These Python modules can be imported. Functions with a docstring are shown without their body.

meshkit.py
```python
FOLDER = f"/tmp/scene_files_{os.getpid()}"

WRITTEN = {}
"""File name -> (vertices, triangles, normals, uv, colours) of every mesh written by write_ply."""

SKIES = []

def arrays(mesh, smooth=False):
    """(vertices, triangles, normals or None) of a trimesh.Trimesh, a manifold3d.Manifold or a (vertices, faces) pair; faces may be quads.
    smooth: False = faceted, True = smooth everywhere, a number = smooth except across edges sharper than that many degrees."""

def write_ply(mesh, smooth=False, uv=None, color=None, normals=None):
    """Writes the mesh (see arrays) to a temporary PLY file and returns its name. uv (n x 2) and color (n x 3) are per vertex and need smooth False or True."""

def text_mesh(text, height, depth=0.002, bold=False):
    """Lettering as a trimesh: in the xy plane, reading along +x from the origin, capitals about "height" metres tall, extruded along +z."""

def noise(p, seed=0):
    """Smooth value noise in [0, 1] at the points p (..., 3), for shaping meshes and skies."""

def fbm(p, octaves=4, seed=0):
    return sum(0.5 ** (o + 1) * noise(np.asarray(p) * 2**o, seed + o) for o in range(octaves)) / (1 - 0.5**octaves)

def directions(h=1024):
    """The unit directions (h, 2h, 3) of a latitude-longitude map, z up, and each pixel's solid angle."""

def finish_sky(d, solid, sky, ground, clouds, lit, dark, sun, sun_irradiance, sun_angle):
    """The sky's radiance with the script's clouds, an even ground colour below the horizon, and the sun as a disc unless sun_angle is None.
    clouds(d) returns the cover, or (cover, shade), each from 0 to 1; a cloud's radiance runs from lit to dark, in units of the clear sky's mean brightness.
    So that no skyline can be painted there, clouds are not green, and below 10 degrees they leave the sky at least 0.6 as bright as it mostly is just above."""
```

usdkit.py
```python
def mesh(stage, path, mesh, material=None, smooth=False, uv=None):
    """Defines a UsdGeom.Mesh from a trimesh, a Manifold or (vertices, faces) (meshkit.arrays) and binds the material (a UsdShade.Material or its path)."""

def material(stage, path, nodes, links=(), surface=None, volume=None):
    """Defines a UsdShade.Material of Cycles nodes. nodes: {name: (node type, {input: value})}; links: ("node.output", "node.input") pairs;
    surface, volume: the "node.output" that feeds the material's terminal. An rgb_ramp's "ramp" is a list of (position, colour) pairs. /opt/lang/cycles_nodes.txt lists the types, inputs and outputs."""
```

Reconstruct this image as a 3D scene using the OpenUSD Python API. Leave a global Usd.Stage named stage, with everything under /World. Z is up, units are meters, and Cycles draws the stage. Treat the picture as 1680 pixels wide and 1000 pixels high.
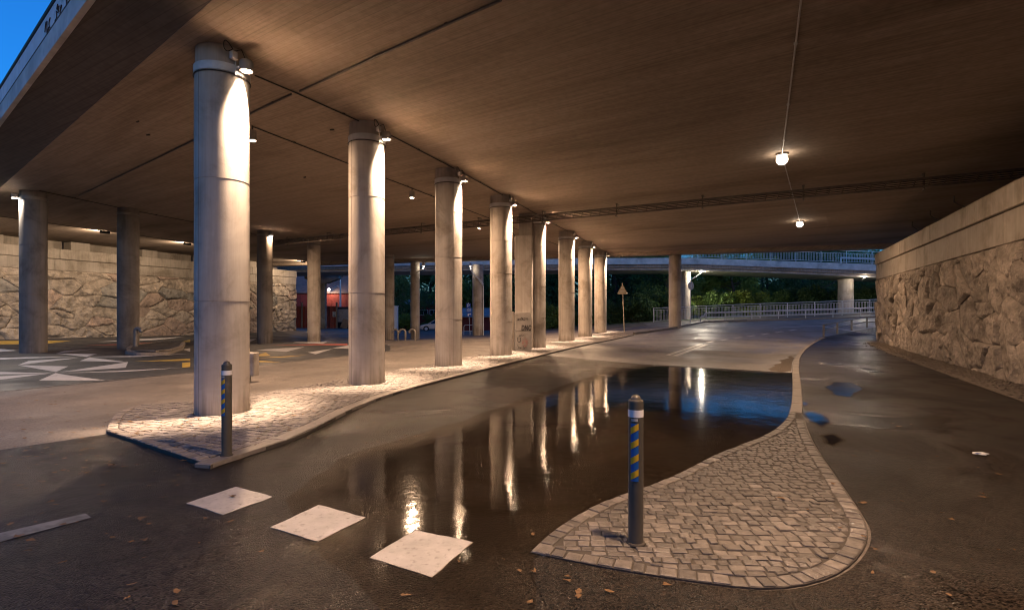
import math, random
import numpy as np, trimesh, usdkit, meshkit
import shapely
from shapely.geometry import Polygon, LineString, Point, box as sbox
from shapely.ops import unary_union
from scipy.interpolate import RBFInterpolator, RegularGridInterpolator
from scipy.spatial import Delaunay, Voronoi
from pxr import Usd, UsdGeom, UsdLux, UsdShade, Gf, Sdf, Vt

random.seed(7)
rng = np.random.default_rng(7)
stage = Usd.Stage.CreateInMemory()
UsdGeom.SetStageUpAxis(stage, 'Z')
UsdGeom.SetStageMetersPerUnit(stage, 1.0)
UsdGeom.Xform.Define(stage, '/World')
UsdGeom.Scope.Define(stage, '/World/Looks')

# ------------------------------------------------------------------ camera, sky, exposure
FPX, HY, CH = 850.0, 508.0, 1.65          # focal length in photo pixels, horizon row, eye height (photo is 1680 x 1000)
cam = UsdGeom.Camera.Define(stage, '/World/camera')
cam.CreateHorizontalApertureAttr(36.0)
cam.CreateVerticalApertureAttr(36.0 * 609 / 1024)
cam.CreateFocalLengthAttr(36.0 * FPX / 1680)
cam.CreateVerticalApertureOffsetAttr(36.0 * (HY - 500) / 1680)
cam.CreateFStopAttr(0.0)
cam.CreateClippingRangeAttr(Gf.Vec2f(0.05, 5000))
xf = cam.AddTransformOp()
xf.Set(Gf.Matrix4d(1, 0, 0, 0, 0, 0, 1, 0, 0, -1, 0, 0, 0, 0, CH, 1))
EXPOSURE = 3.3
cam.CreateExposureAttr(EXPOSURE)
SKY_STRENGTH = 0.05
SUN_EL, SUN_AZ = math.radians(3.0), math.radians(140)
usdkit.material(stage, '/World/Looks/dusk_sky', {
    's': ('sky_texture', {'sky_type': 'single_scattering', 'sun_disc': False, 'sun_elevation': SUN_EL, 'sun_rotation': SUN_AZ,
                          'altitude': 50.0, 'air_density': 1.0, 'aerosol_density': 1.0, 'ozone_density': 6.0}),
    'b': ('background_shader', {'strength': SKY_STRENGTH})},
    [('s.color', 'b.color')], surface='b.background')
dome = UsdLux.DomeLight.Define(stage, '/World/sky')
UsdShade.MaterialBindingAPI.Apply(dome.GetPrim()).Bind(UsdShade.Material.Get(stage, '/World/Looks/dusk_sky'))
dome.GetPrim().SetCustomDataByKey('kind', 'structure')
LAMP = 0.092                               # overall gain of the lamps
WARM = (1.0, 0.64, 0.38)
SPOTC = (1.0, 0.70, 0.47)

# ------------------------------------------------------------------ naming helpers
used = {}
def numbered(path):
    n = used.get(path, 0); used[path] = n + 1
    return path if n == 0 else f'{path}_{n:03d}'
def pathof(p): return '/World' if p is None else str(p.GetPath())
def obj(name, mesh, mat, parent=None, smooth=False):
    if isinstance(mesh, MB):
        if not mesh.n: return None
        mesh = mesh.mesh()
    path = numbered(pathof(parent) + '/' + name)
    return usdkit.mesh(stage, path, mesh, M[mat], smooth).GetPrim()
def tag(p, label=None, cat=None, group=None, kind=None):
    for k, v in (('label', label), ('category', cat), ('group', group), ('kind', kind)):
        if v: p.SetCustomDataByKey(k, v)
    return p
def thing(name, label, cat, group=None, loc=(0, 0, 0), rz=0.0):
    x = UsdGeom.Xform.Define(stage, numbered('/World/' + name))
    x.AddTranslateOp().Set(Gf.Vec3d(*map(float, loc)))
    x.AddRotateZOp().Set(math.degrees(rz))
    return tag(x.GetPrim(), label, cat, group)
def copy_of(src, label, loc, rz=0.0, scale=None, group=None):
    was = src.GetCustomData()
    t = UsdGeom.Xform.Define(stage, numbered('/World/' + src.GetName().rstrip('0123456789').rstrip('_')))
    t.AddTranslateOp().Set(Gf.Vec3d(*map(float, loc)))
    t.AddRotateZOp().Set(math.degrees(rz))
    if scale is not None: t.AddScaleOp().Set(Gf.Vec3f(*scale))
    tag(t.GetPrim(), label, was.get('category'), group or was.get('group'))
    t.GetPrim().GetReferences().AddInternalReference(src.GetPath())
    t.GetPrim().SetInstanceable(True)
    return t.GetPrim()

# ------------------------------------------------------------------ mesh helpers
class MB:
    def __init__(s): s.v, s.f, s.n = [], [], 0
    def add(s, v, f):
        v = np.asarray(v, float); f = np.asarray(f, int)
        if f.shape[1] == 4: f = np.vstack([f[:, [0, 1, 2]], f[:, [0, 2, 3]]])
        s.v.append(v); s.f.append(f + s.n); s.n += len(v); return s
    def tm(s, m): return s.add(m.vertices, m.faces)
    def box(s, size, c, rz=0.0):
        m = trimesh.creation.box(size)
        if rz: m.apply_transform(trimesh.transformations.rotation_matrix(rz, [0, 0, 1]))
        m.apply_translation(c); return s.tm(m)
    def cyl(s, a, b, r, n=16, r2=None):
        a, b = np.asarray(a, float), np.asarray(b, float)
        return s.tube([a, b], [r, r if r2 is None else r2], n)
    def tube(s, pts, r, n=8):
        p = np.asarray(pts, float); r = np.broadcast_to(r, (len(p),)).astype(float)
        t = np.gradient(p, axis=0); t /= np.linalg.norm(t, axis=1, keepdims=True) + 1e-12
        ref = np.array([0, 0, 1.0]) if abs(t[0][2]) < 0.9 else np.array([1.0, 0, 0])
        rows = []
        a = np.cross(t[0], ref)
        for k in range(len(p)):
            a = a - t[k] * (a @ t[k]); a /= np.linalg.norm(a) + 1e-12
            b = np.cross(t[k], a); ang = np.arange(n) * 2 * np.pi / n
            rows.append(p[k] + r[k] * (np.cos(ang)[:, None] * a + np.sin(ang)[:, None] * b))
        v = np.vstack(rows + [p[:1], p[-1:]]); f = []
        for k in range(len(p) - 1):
            for j in range(n):
                q = (k * n + j, k * n + (j + 1) % n, (k + 1) * n + (j + 1) % n, (k + 1) * n + j)
                f += [(q[0], q[1], q[2]), (q[0], q[2], q[3])]
        e = len(p) * n
        for j in range(n):
            f.append((e, (j + 1) % n, j)); f.append((e + 1, (len(p) - 1) * n + j, (len(p) - 1) * n + (j + 1) % n))
        return s.add(v, f)
    def lathe(s, prof, n=48, c=(0, 0, 0)):
        prof = np.asarray(prof, float); ang = np.arange(n) * 2 * np.pi / n; k = len(prof)
        v = np.stack([np.outer(prof[:, 0], np.cos(ang)), np.outer(prof[:, 0], np.sin(ang)), np.repeat(prof[:, 1:2], n, 1)], -1).reshape(-1, 3) + np.asarray(c)
        f = []
        for i in range(k - 1):
            for j in range(n):
                a, b, d, e = i * n + j, i * n + (j + 1) % n, (i + 1) * n + (j + 1) % n, (i + 1) * n + j
                f += [(a, b, d), (a, d, e)]
        return s.add(v, f)
    def prism(s, poly, z0, z1):
        m = trimesh.creation.extrude_polygon(poly, z1 - z0, engine='earcut'); m.apply_translation([0, 0, z0]); return s.tm(m)
    def mesh(s): return trimesh.Trimesh(np.vstack(s.v), np.vstack(s.f), process=False)

def frame(a, b, z=0.0):
    """length, yaw of the ground line a -> b"""
    d = np.asarray(b[:2], float) - np.asarray(a[:2], float)
    return float(np.hypot(*d)), float(math.atan2(d[1], d[0]))
def bar(m, a, b, w, h):
    """box of section w x h from a to b"""
    a, b = np.asarray(a, float), np.asarray(b, float); d = b - a; L = np.linalg.norm(d); d /= L
    ref = np.array([0, 0, 1.0]) if abs(d[2]) < 0.95 else np.array([1.0, 0, 0])
    s = np.cross(d, ref); s /= np.linalg.norm(s); u = np.cross(s, d)
    v = [a + s * i * w / 2 + u * j * h / 2 for i, j in ((-1, -1), (1, -1), (1, 1), (-1, 1))] + [b + s * i * w / 2 + u * j * h / 2 for i, j in ((-1, -1), (1, -1), (1, 1), (-1, 1))]
    return m.add(v, [(0, 1, 2, 3), (7, 6, 5, 4), (0, 4, 5, 1), (1, 5, 6, 2), (2, 6, 7, 3), (3, 7, 4, 0)])
def rbox(size, c=(0, 0, 0), r=0.02, rz=0.0):
    """box with chamfered edges"""
    x, y, z = np.asarray(size) / 2
    pts = []
    for sx in (-1, 1):
        for sy in (-1, 1):
            for sz in (-1, 1):
                pts += [(sx * (x - r), sy * (y - r), sz * z), (sx * (x - r), sy * y, sz * (z - r)), (sx * x, sy * (y - r), sz * (z - r))]
    m = trimesh.convex.convex_hull(np.array(pts))
    if rz: m.apply_transform(trimesh.transformations.rotation_matrix(rz, [0, 0, 1]))
    m.apply_translation(c); return m

# ------------------------------------------------------------------ materials
M = {}
def principled(name, col, rough=0.6, var=0.0, scale=4.0, bump=0.0, bscale=60.0, metallic=0.0, rand=0.0, spec=0.5, island=False, tint=None, ang=0.0, stretch=None, dirt=None, bdist=0.01, rvar=0.0, coat=0.0):
    """base colour varied by noise in world space (var), per object or per island (rand), with fine relief (bump)"""
    n = {'p': ('principled_bsdf', {'roughness': rough, 'metallic': metallic, 'specular_ior_level': spec, 'base_color': col, 'coat_weight': coat})}
    L = []
    n['g'] = ('geometry', {})
    n['m'] = ('mapping', {'rotation': (0, 0, ang), 'scale': stretch or (1, 1, 1)})
    L.append(('g.position', 'm.vector'))
    c = None
    if var:
        n['n1'] = ('noise_texture', {'scale': scale, 'detail': 6.0, 'roughness': 0.62})
        lo = tuple(x * (1 - var) for x in col); hi = tuple(min(1, x * (1 + var)) for x in col)
        if tint: hi = tuple(min(1, x * (1 + var)) for x in tint)
        n['r1'] = ('rgb_ramp', {'ramp': [(0.3, lo), (0.7, hi)]})
        L += [('m.vector', 'n1.vector'), ('n1.fac', 'r1.fac')]; c = 'r1.color'
    if dirt:
        n['n3'] = ('noise_texture', {'scale': dirt[1], 'detail': 5.0, 'roughness': 0.6})
        n['r3'] = ('rgb_ramp', {'ramp': [(dirt[2], (0, 0, 0)), (dirt[3], (1, 1, 1))]})
        n['mx3'] = ('mix_color', {'blend_type': 'mix', 'a': col, 'b': dirt[0]})
        L += [('g.position', 'n3.vector'), ('n3.fac', 'r3.fac'), ('r3.color', 'mx3.fac')]
        if c: L.append((c, 'mx3.a'))
        c = 'mx3.result'
    if rand:
        n['o'] = ('geometry', {}) if island else ('object_info', {})
        src = 'o.random_per_island' if island else 'o.random'
        n['mr'] = ('map_range', {'to_min': 1 - rand, 'to_max': 1 + rand})
        n['hv'] = ('hsv', {'color': col, 'hue': 0.5})
        L += [(src, 'mr.value'), ('mr.result', 'hv.value')]
        if c: L.append((c, 'hv.color'))
        c = 'hv.color'
    if c: L.append((c, 'p.base_color'))
    if bump:
        n['n2'] = ('noise_texture', {'scale': bscale, 'detail': 3.0, 'roughness': 0.6})
        n['b'] = ('bump', {'strength': bump, 'distance': bdist})
        L += [('m.vector', 'n2.vector'), ('n2.fac', 'b.height'), ('b.normal', 'p.normal')]
    if rvar:
        n['n4'] = ('noise_texture', {'scale': 1.7, 'detail': 4.0})
        n['mr4'] = ('map_range', {'from_min': 0.35, 'from_max': 0.65, 'to_min': max(0.02, rough - rvar), 'to_max': rough + rvar, 'clamp': True})
        L += [('g.position', 'n4.vector'), ('n4.fac', 'mr4.value'), ('mr4.result', 'p.roughness')]
    M[name] = usdkit.material(stage, '/World/Looks/' + name, n, L, surface='p.BSDF')
def emitter(name, col, strength):
    M[name] = usdkit.material(stage, '/World/Looks/' + name, {'e': ('emission', {'color': col, 'strength': strength})}, [], surface='e.emission')

BOARD_ANG = math.atan2(0.549, -0.836)      # the formwork boards of the deck run this way
def board_concrete(name, col, ang):
    """concrete cast on rough boards: a tone per board, fine grain along it, thin seams, old water stains"""
    n = {'g': ('geometry', {}), 'm': ('mapping', {'rotation': (0, 0, -ang)}), 'sx': ('separate_xyz', {}),
         'v': ('math', {'math_type': 'multiply', 'value2': 8.0}), 'vf': ('math', {'math_type': 'floor'}), 'vr': ('math', {'math_type': 'fraction'}),
         'wn': ('white_noise_texture', {'dimensions': '1D'}),
         'u': ('math', {'math_type': 'multiply', 'value2': 0.27}), 'ua': ('math', {'math_type': 'add'}), 'uf': ('math', {'math_type': 'floor'}),
         'w9': ('math', {'math_type': 'multiply', 'value2': 9.0}), 'cx': ('combine_xyz', {}), 'wn2': ('white_noise_texture', {'dimensions': '3D'}),
         'mg': ('mapping', {'scale': (0.55, 26.0, 1.0)}), 'ng': ('noise_texture', {'scale': 1.0, 'detail': 5.0, 'roughness': 0.65}),
         'ms': ('mapping', {'scale': (0.10, 0.32, 1.0)}), 'ns': ('noise_texture', {'scale': 1.0, 'detail': 6.0, 'roughness': 0.6, 'distortion': 0.4}),
         'nb': ('noise_texture', {'scale': 7.0, 'detail': 8.0, 'roughness': 0.75}),
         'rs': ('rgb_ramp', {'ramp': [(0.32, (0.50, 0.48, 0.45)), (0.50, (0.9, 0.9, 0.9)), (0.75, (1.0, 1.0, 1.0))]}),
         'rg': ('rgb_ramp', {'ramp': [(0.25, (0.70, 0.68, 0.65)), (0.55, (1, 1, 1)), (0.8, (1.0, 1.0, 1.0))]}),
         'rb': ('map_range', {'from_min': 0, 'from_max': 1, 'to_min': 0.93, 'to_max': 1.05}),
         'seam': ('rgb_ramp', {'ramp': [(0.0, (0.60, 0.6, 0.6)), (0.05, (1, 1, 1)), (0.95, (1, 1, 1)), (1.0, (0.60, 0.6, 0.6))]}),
         'rn': ('map_range', {'from_min': 0.3, 'from_max': 0.7, 'to_min': 0.80, 'to_max': 1.15}),
         'hv': ('hsv', {'color': col}), 'hv2': ('hsv', {}), 'x1': ('mix_color', {'blend_type': 'multiply', 'fac': 1.0}), 'x2': ('mix_color', {'blend_type': 'multiply', 'fac': 1.0}), 'x3': ('mix_color', {'blend_type': 'multiply', 'fac': 0.7}),
         'hs': ('math', {'math_type': 'multiply_add', 'value2': 0.5}), 'bw': ('rgb_to_bw', {}),
         'b': ('bump', {'strength': 0.5, 'distance': 0.006}), 'p': ('principled_bsdf', {'roughness': 0.82, 'specular_ior_level': 0.25})}
    L = [('g.position', 'm.vector'), ('m.vector', 'sx.vector'), ('sx.y', 'v.value1'), ('v.value', 'vf.value1'), ('v.value', 'vr.value1'), ('vf.value', 'wn.w'),
         ('wn.value', 'w9.value1'), ('sx.x', 'u.value1'), ('u.value', 'ua.value1'), ('w9.value', 'ua.value2'), ('ua.value', 'uf.value1'),
         ('uf.value', 'cx.x'), ('vf.value', 'cx.y'), ('cx.vector', 'wn2.vector'), ('wn2.value', 'rb.value'), ('rb.result', 'hv.value'),
         ('m.vector', 'mg.vector'), ('mg.vector', 'ng.vector'), ('ng.fac', 'rg.fac'), ('m.vector', 'ms.vector'), ('ms.vector', 'ns.vector'), ('ns.fac', 'rs.fac'),
         ('g.position', 'nb.vector'), ('nb.fac', 'rn.value'), ('rn.result', 'hv2.value'), ('hv.color', 'hv2.color'),
         ('vr.value', 'seam.fac'), ('hv2.color', 'x1.a'), ('rg.color', 'x1.b'), ('x1.result', 'x2.a'), ('rs.color', 'x2.b'), ('x2.result', 'x3.a'), ('seam.color', 'x3.b'), ('x3.result', 'p.base_color'),
         ('seam.color', 'bw.color'), ('ng.fac', 'hs.value1'), ('bw.val', 'hs.value3'), ('hs.value', 'b.height'), ('b.normal', 'p.normal')]
    M[name] = usdkit.material(stage, '/World/Looks/' + name, n, L, surface='p.BSDF')
board_concrete('deck_concrete', (0.375, 0.30, 0.24), BOARD_ANG)
board_concrete('stained_concrete', (0.15, 0.118, 0.095), BOARD_ANG)  # same board-marked concrete in a darker tone, for the sloping near edge

def column_concrete(name, col):
    """concrete cast in a round form: vertical streaks, patches, pores"""
    n = {'g': ('geometry', {}), 'o': ('object_info', {}), 'off': ('vector_math', {'math_type': 'add'}), 'osc': ('vector_math', {'math_type': 'scale', 'scale': 37.0}),
         'm': ('mapping', {'scale': (9.0, 9.0, 0.5)}), 'n1': ('noise_texture', {'scale': 1.0, 'detail': 5.0, 'roughness': 0.65}),
         'n2': ('noise_texture', {'scale': 0.9, 'detail': 7.0, 'roughness': 0.66, 'distortion': 0.5}), 'n3': ('noise_texture', {'scale': 45.0, 'detail': 4.0, 'roughness': 0.7}),
         'vo': ('voronoi_texture', {'scale': 30.0}), 'rv': ('rgb_ramp', {'ramp': [(0.0, (0.4, 0.4, 0.4)), (0.10, (1, 1, 1)), (1.0, (1, 1, 1))]}),
         'r1': ('rgb_ramp', {'ramp': [(0.28, tuple(c * 0.82 for c in col)), (0.5, col), (0.75, tuple(c * 1.14 for c in col))]}),
         'r2': ('rgb_ramp', {'ramp': [(0.34, (0.58, 0.55, 0.51)), (0.50, (0.95, 0.95, 0.95)), (0.56, (1, 1, 1)), (0.66, (1.12, 1.12, 1.13))]}),
         'sx': ('separate_xyz', {}), 'rz': ('map_range', {'from_min': 0.0, 'from_max': 1.3, 'to_min': 0.0, 'to_max': 1.0, 'clamp': True}),
         'za': ('math', {'math_type': 'multiply_add', 'value2': 0.9}), 'r4': ('rgb_ramp', {'ramp': [(0.35, (0.60, 0.56, 0.50)), (0.75, (1, 1, 1)), (1.0, (1, 1, 1))]}),
         'x': ('mix_color', {'blend_type': 'multiply', 'fac': 1.0}), 'x2': ('mix_color', {'blend_type': 'multiply', 'fac': 1.0}), 'x3': ('mix_color', {'blend_type': 'multiply', 'fac': 0.8}),
         'b': ('bump', {'strength': 0.35, 'distance': 0.004}), 'p': ('principled_bsdf', {'roughness': 0.72, 'specular_ior_level': 0.35})}
    L = [('g.position', 'off.vector1'), ('o.location', 'osc.vector1'), ('osc.vector', 'off.vector2'), ('off.vector', 'm.vector'), ('m.vector', 'n1.vector'), ('off.vector', 'n2.vector'), ('g.position', 'n3.vector'), ('g.position', 'vo.vector'), ('vo.distance', 'rv.fac'),
         ('n1.fac', 'r1.fac'), ('n2.fac', 'r2.fac'), ('r1.color', 'x.a'), ('r2.color', 'x.b'), ('x.result', 'x2.a'), ('g.position', 'sx.vector'), ('sx.z', 'rz.value'), ('n1.fac', 'za.value1'), ('rz.result', 'za.value3'), ('za.value', 'r4.fac'), ('r4.color', 'x2.b'),
         ('x2.result', 'x3.a'), ('rv.color', 'x3.b'), ('x3.result', 'p.base_color'), ('n3.fac', 'b.height'), ('b.normal', 'p.normal')]
    M[name] = usdkit.material(stage, '/World/Looks/' + name, n, L, surface='p.BSDF')
column_concrete('column_concrete', (0.37, 0.325, 0.285))
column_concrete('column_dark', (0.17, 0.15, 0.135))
column_concrete('wall_concrete', (0.30, 0.262, 0.22))
principled('parapet_concrete', (0.48, 0.46, 0.44), 0.8, 0.25, 1.5, 0.2, 50, dirt=((0.2, 0.2, 0.2), 0.9, 0.52, 0.75))
principled('white_panel', (0.55, 0.56, 0.58), 0.6, 0.12, 3.0, dirt=((0.16, 0.16, 0.17), 1.6, 0.60, 0.74))

def asphalt(name, col, r_lo, r_hi, wetscale, bump, agg=0.5, spec=0.5):
    """asphalt: stones in bitumen, worn patches; roughness runs from r_lo (wet) to r_hi in broad patches"""
    n = {'g': ('geometry', {}), 'vo': ('voronoi_texture', {'scale': 85.0}), 'n1': ('noise_texture', {'scale': 0.7, 'detail': 7.0, 'roughness': 0.62}),
         'n2': ('noise_texture', {'scale': 140.0, 'detail': 2.0}), 'nw': ('noise_texture', {'scale': wetscale, 'detail': 5.0, 'roughness': 0.55, 'distortion': 0.6}),
         'sep': ('separate_color', {}), 'mr': ('map_range', {'to_min': 1 - agg, 'to_max': 1 + agg * 1.3}), 'hv': ('hsv', {}),
         'r1': ('rgb_ramp', {'ramp': [(0.3, tuple(c * 0.68 for c in col)), (0.5, col), (0.72, tuple(c * 1.35 for c in col))]}),
         'rw': ('map_range', {'from_min': 0.36, 'from_max': 0.64, 'to_min': r_lo, 'to_max': r_hi, 'clamp': True}),
         'bs': ('map_range', {'from_min': 0.36, 'from_max': 0.64, 'to_min': bump * 0.25, 'to_max': bump, 'clamp': True}),
         'h': ('math', {'math_type': 'multiply_add', 'value2': -1.2}),
         'b': ('bump', {'distance': 0.010}), 'p': ('principled_bsdf', {'specular_ior_level': spec})}
    L = [('g.position', 'vo.vector'), ('g.position', 'n1.vector'), ('g.position', 'n2.vector'), ('g.position', 'nw.vector'), ('n1.fac', 'r1.fac'), ('vo.color', 'sep.color'), ('sep.r', 'mr.value'),
         ('mr.result', 'hv.value'), ('r1.color', 'hv.color'), ('hv.color', 'p.base_color'), ('nw.fac', 'rw.value'), ('rw.result', 'p.roughness'), ('nw.fac', 'bs.value'), ('bs.result', 'b.strength'),
         ('vo.distance', 'h.value1'), ('n2.fac', 'h.value3'), ('h.value', 'b.height'), ('b.normal', 'p.normal')]
    M[name] = usdkit.material(stage, '/World/Looks/' + name, n, L, surface='p.BSDF')
asphalt('asphalt_dry', (0.105, 0.09, 0.08), 0.55, 0.80, 0.5, 0.5)
asphalt('asphalt_wet', (0.018, 0.0135, 0.010), 0.20, 0.42, 0.55, 1.3, 1.1, 0.20)
asphalt('asphalt_far', (0.14, 0.135, 0.135), 0.40, 0.65, 0.4, 0.35)
asphalt('asphalt_path', (0.017, 0.0125, 0.0092), 0.22, 0.50, 0.45, 1.2, 1.2, 0.16)
asphalt('asphalt_dark', (0.030, 0.030, 0.032), 0.45, 0.7, 0.5, 0.4)

# standing water: a clear film, the road below shows through where it does not mirror; the film breaks up towards its open edge
M['water'] = usdkit.material(stage, '/World/Looks/water', {
    'g': ('geometry', {}), 'n': ('noise_texture', {'scale': 2.2, 'detail': 3.0, 'roughness': 0.55}), 'n2': ('noise_texture', {'scale': 16.0, 'detail': 2.0}),
    'h': ('math', {'math_type': 'multiply_add', 'value2': 0.12}),
    'b': ('bump', {'strength': 0.32, 'distance': 0.012}), 'f': ('fresnel', {'IOR': 1.36}), 't': ('transparent_bsdf', {'color': (0.90, 0.86, 0.81)}),
    'gl': ('glossy_bsdf', {'color': (1, 1, 1), 'roughness': 0.07}), 'mx': ('mix_closure', {}),
    'a': ('attribute', {'attribute': 'film'}), 'n3': ('noise_texture', {'scale': 1.6, 'detail': 6.0, 'roughness': 0.65}), 'am': ('math', {'math_type': 'multiply_add', 'value2': 1.5}), 'n3m': ('math', {'math_type': 'subtract', 'value2': 0.75}),
    'ac': ('math', {'math_type': 'multiply_add', 'value2': 1.2, 'use_clamp': True}), 'ff': ('math', {'math_type': 'multiply'})},
    [('g.position', 'n.vector'), ('g.position', 'n2.vector'), ('g.position', 'n3.vector'), ('n2.fac', 'h.value1'), ('n.fac', 'h.value3'), ('h.value', 'b.height'), ('b.normal', 'gl.normal'), ('b.normal', 'f.normal'),
     ('a.fac', 'am.value1'), ('n3.fac', 'n3m.value1'), ('n3m.value', 'am.value3'), ('am.value', 'ac.value1'), ('a.fac', 'ac.value3'), ('ac.value', 'ff.value1'), ('f.fac', 'ff.value2'), ('ff.value', 'mx.fac'),
     ('t.BSDF', 'mx.closure1'), ('gl.BSDF', 'mx.closure2')], surface='mx.closure')

principled('paint_white', (0.46, 0.435, 0.41), 0.45, 0.22, 4.0, 0.5, 120, dirt=((0.22, 0.20, 0.18), 22.0, 0.56, 0.72), rvar=0.15)
principled('paint_worn', (0.17, 0.165, 0.16), 0.5, 0.2, 5.0, 0.3, 160, dirt=((0.07, 0.065, 0.06), 4.0, 0.46, 0.58))
principled('art_white', (0.42, 0.41, 0.42), 0.6, 0.15, 4.0, dirt=((0.12, 0.12, 0.12), 5.0, 0.60, 0.72))
principled('art_yellow', (0.40, 0.26, 0.04), 0.6, 0.15, 4.0, dirt=((0.12, 0.10, 0.08), 5.0, 0.60, 0.72))
principled('art_red', (0.42, 0.10, 0.07), 0.6, 0.15, 4.0, dirt=((0.12, 0.10, 0.08), 5.0, 0.62, 0.74))
principled('sett', (0.128, 0.112, 0.098), 0.42, 0.34, 14.0, 0.6, 90, rand=0.36, rvar=0.2)
principled('sett_small', (0.128, 0.112, 0.098), 0.46, 0.34, 14.0, 0.6, 90, rand=0.36, island=True)
principled('sett_dry', (0.19, 0.165, 0.15), 0.65, 0.28, 14.0, 0.4, 90, rand=0.25)
principled('sett_dry_small', (0.19, 0.165, 0.15), 0.68, 0.28, 14.0, 0.4, 90, rand=0.25, island=True)
principled('joint', (0.055, 0.046, 0.038), 0.8, 0.3, 8.0, 0.5, 120)
principled('granite', (0.185, 0.16, 0.138), 0.55, 0.22, 20.0, 0.4, 110, rand=0.15)
principled('rubble', (0.27, 0.225, 0.18), 0.85, 0.42, 2.2, 0.9, 14, rand=0.14, tint=(0.31, 0.26, 0.21), dirt=((0.085, 0.072, 0.062), 1.5, 0.58, 0.74), bdist=0.03)
principled('rubble_pink', (0.27, 0.205, 0.165), 0.85, 0.36, 2.2, 0.9, 14, rand=0.15, dirt=((0.085, 0.072, 0.062), 1.5, 0.60, 0.76), bdist=0.03)
principled('rubble_grey', (0.19, 0.175, 0.155), 0.85, 0.40, 2.2, 0.9, 14, rand=0.2, dirt=((0.06, 0.055, 0.05), 1.5, 0.58, 0.74), bdist=0.03)
principled('rubble_dark', (0.215, 0.18, 0.15), 0.85, 0.42, 2.2, 0.9, 14, rand=0.22, tint=(0.255, 0.215, 0.18), dirt=((0.075, 0.058, 0.045), 1.5, 0.56, 0.72), bdist=0.03)
principled('mortar', (0.16, 0.125, 0.095), 0.9, 0.3, 6.0, 0.5, 60)
principled('gravel', (0.13, 0.105, 0.085), 0.9, 0.4, 30.0, 1.0, 70, bdist=0.02)
principled('soil', (0.05, 0.042, 0.032), 0.95, 0.3, 2.0, 0.5, 30)
principled('grass', (0.035, 0.060, 0.018), 0.9, 0.4, 3.0, 0.5, 40)
principled('galvanised', (0.55, 0.55, 0.55), 0.45, 0.15, 6.0, metallic=0.25)
principled('steel_dull', (0.22, 0.20, 0.18), 0.5, 0.2, 6.0, metallic=0.5)
principled('tray_steel', (0.13, 0.11, 0.09), 0.5, 0.2, 6.0, metallic=0.3)
principled('cable_black', (0.022, 0.020, 0.018), 0.6)
principled('conduit_grey', (0.11, 0.095, 0.08), 0.6, 0.2, 5.0)
principled('bollard_grey', (0.075, 0.066, 0.052), 0.38, 0.12, 12.0, dirt=((0.13, 0.11, 0.09), 5.0, 0.60, 0.75), coat=0.15)
principled('reflective_white', (0.72, 0.70, 0.70), 0.35, 0.05)
principled('reflective_blue', (0.012, 0.10, 0.34), 0.4)
principled('reflective_yellow', (0.62, 0.36, 0.015), 0.4)
principled('label_grey', (0.40, 0.38, 0.35), 0.4)
principled('sign_back', (0.36, 0.31, 0.24), 0.5, 0.1)
principled('sign_blue', (0.015, 0.09, 0.35), 0.4)
principled('sign_white', (0.75, 0.75, 0.75), 0.4)
principled('red_wood', (0.16, 0.022, 0.016), 0.75, 0.2, 1.5)
principled('red_steel', (0.30, 0.055, 0.035), 0.55, 0.2, 2.0, dirt=((0.18, 0.06, 0.04), 2.0, 0.55, 0.7))
principled('roof_dark', (0.11, 0.085, 0.085), 0.75, 0.25, 2.0)
principled('roof_grey', (0.19, 0.22, 0.24), 0.6, 0.2, 1.0)
principled('dark_stuff', (0.018, 0.017, 0.018), 0.7, 0.2)
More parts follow.
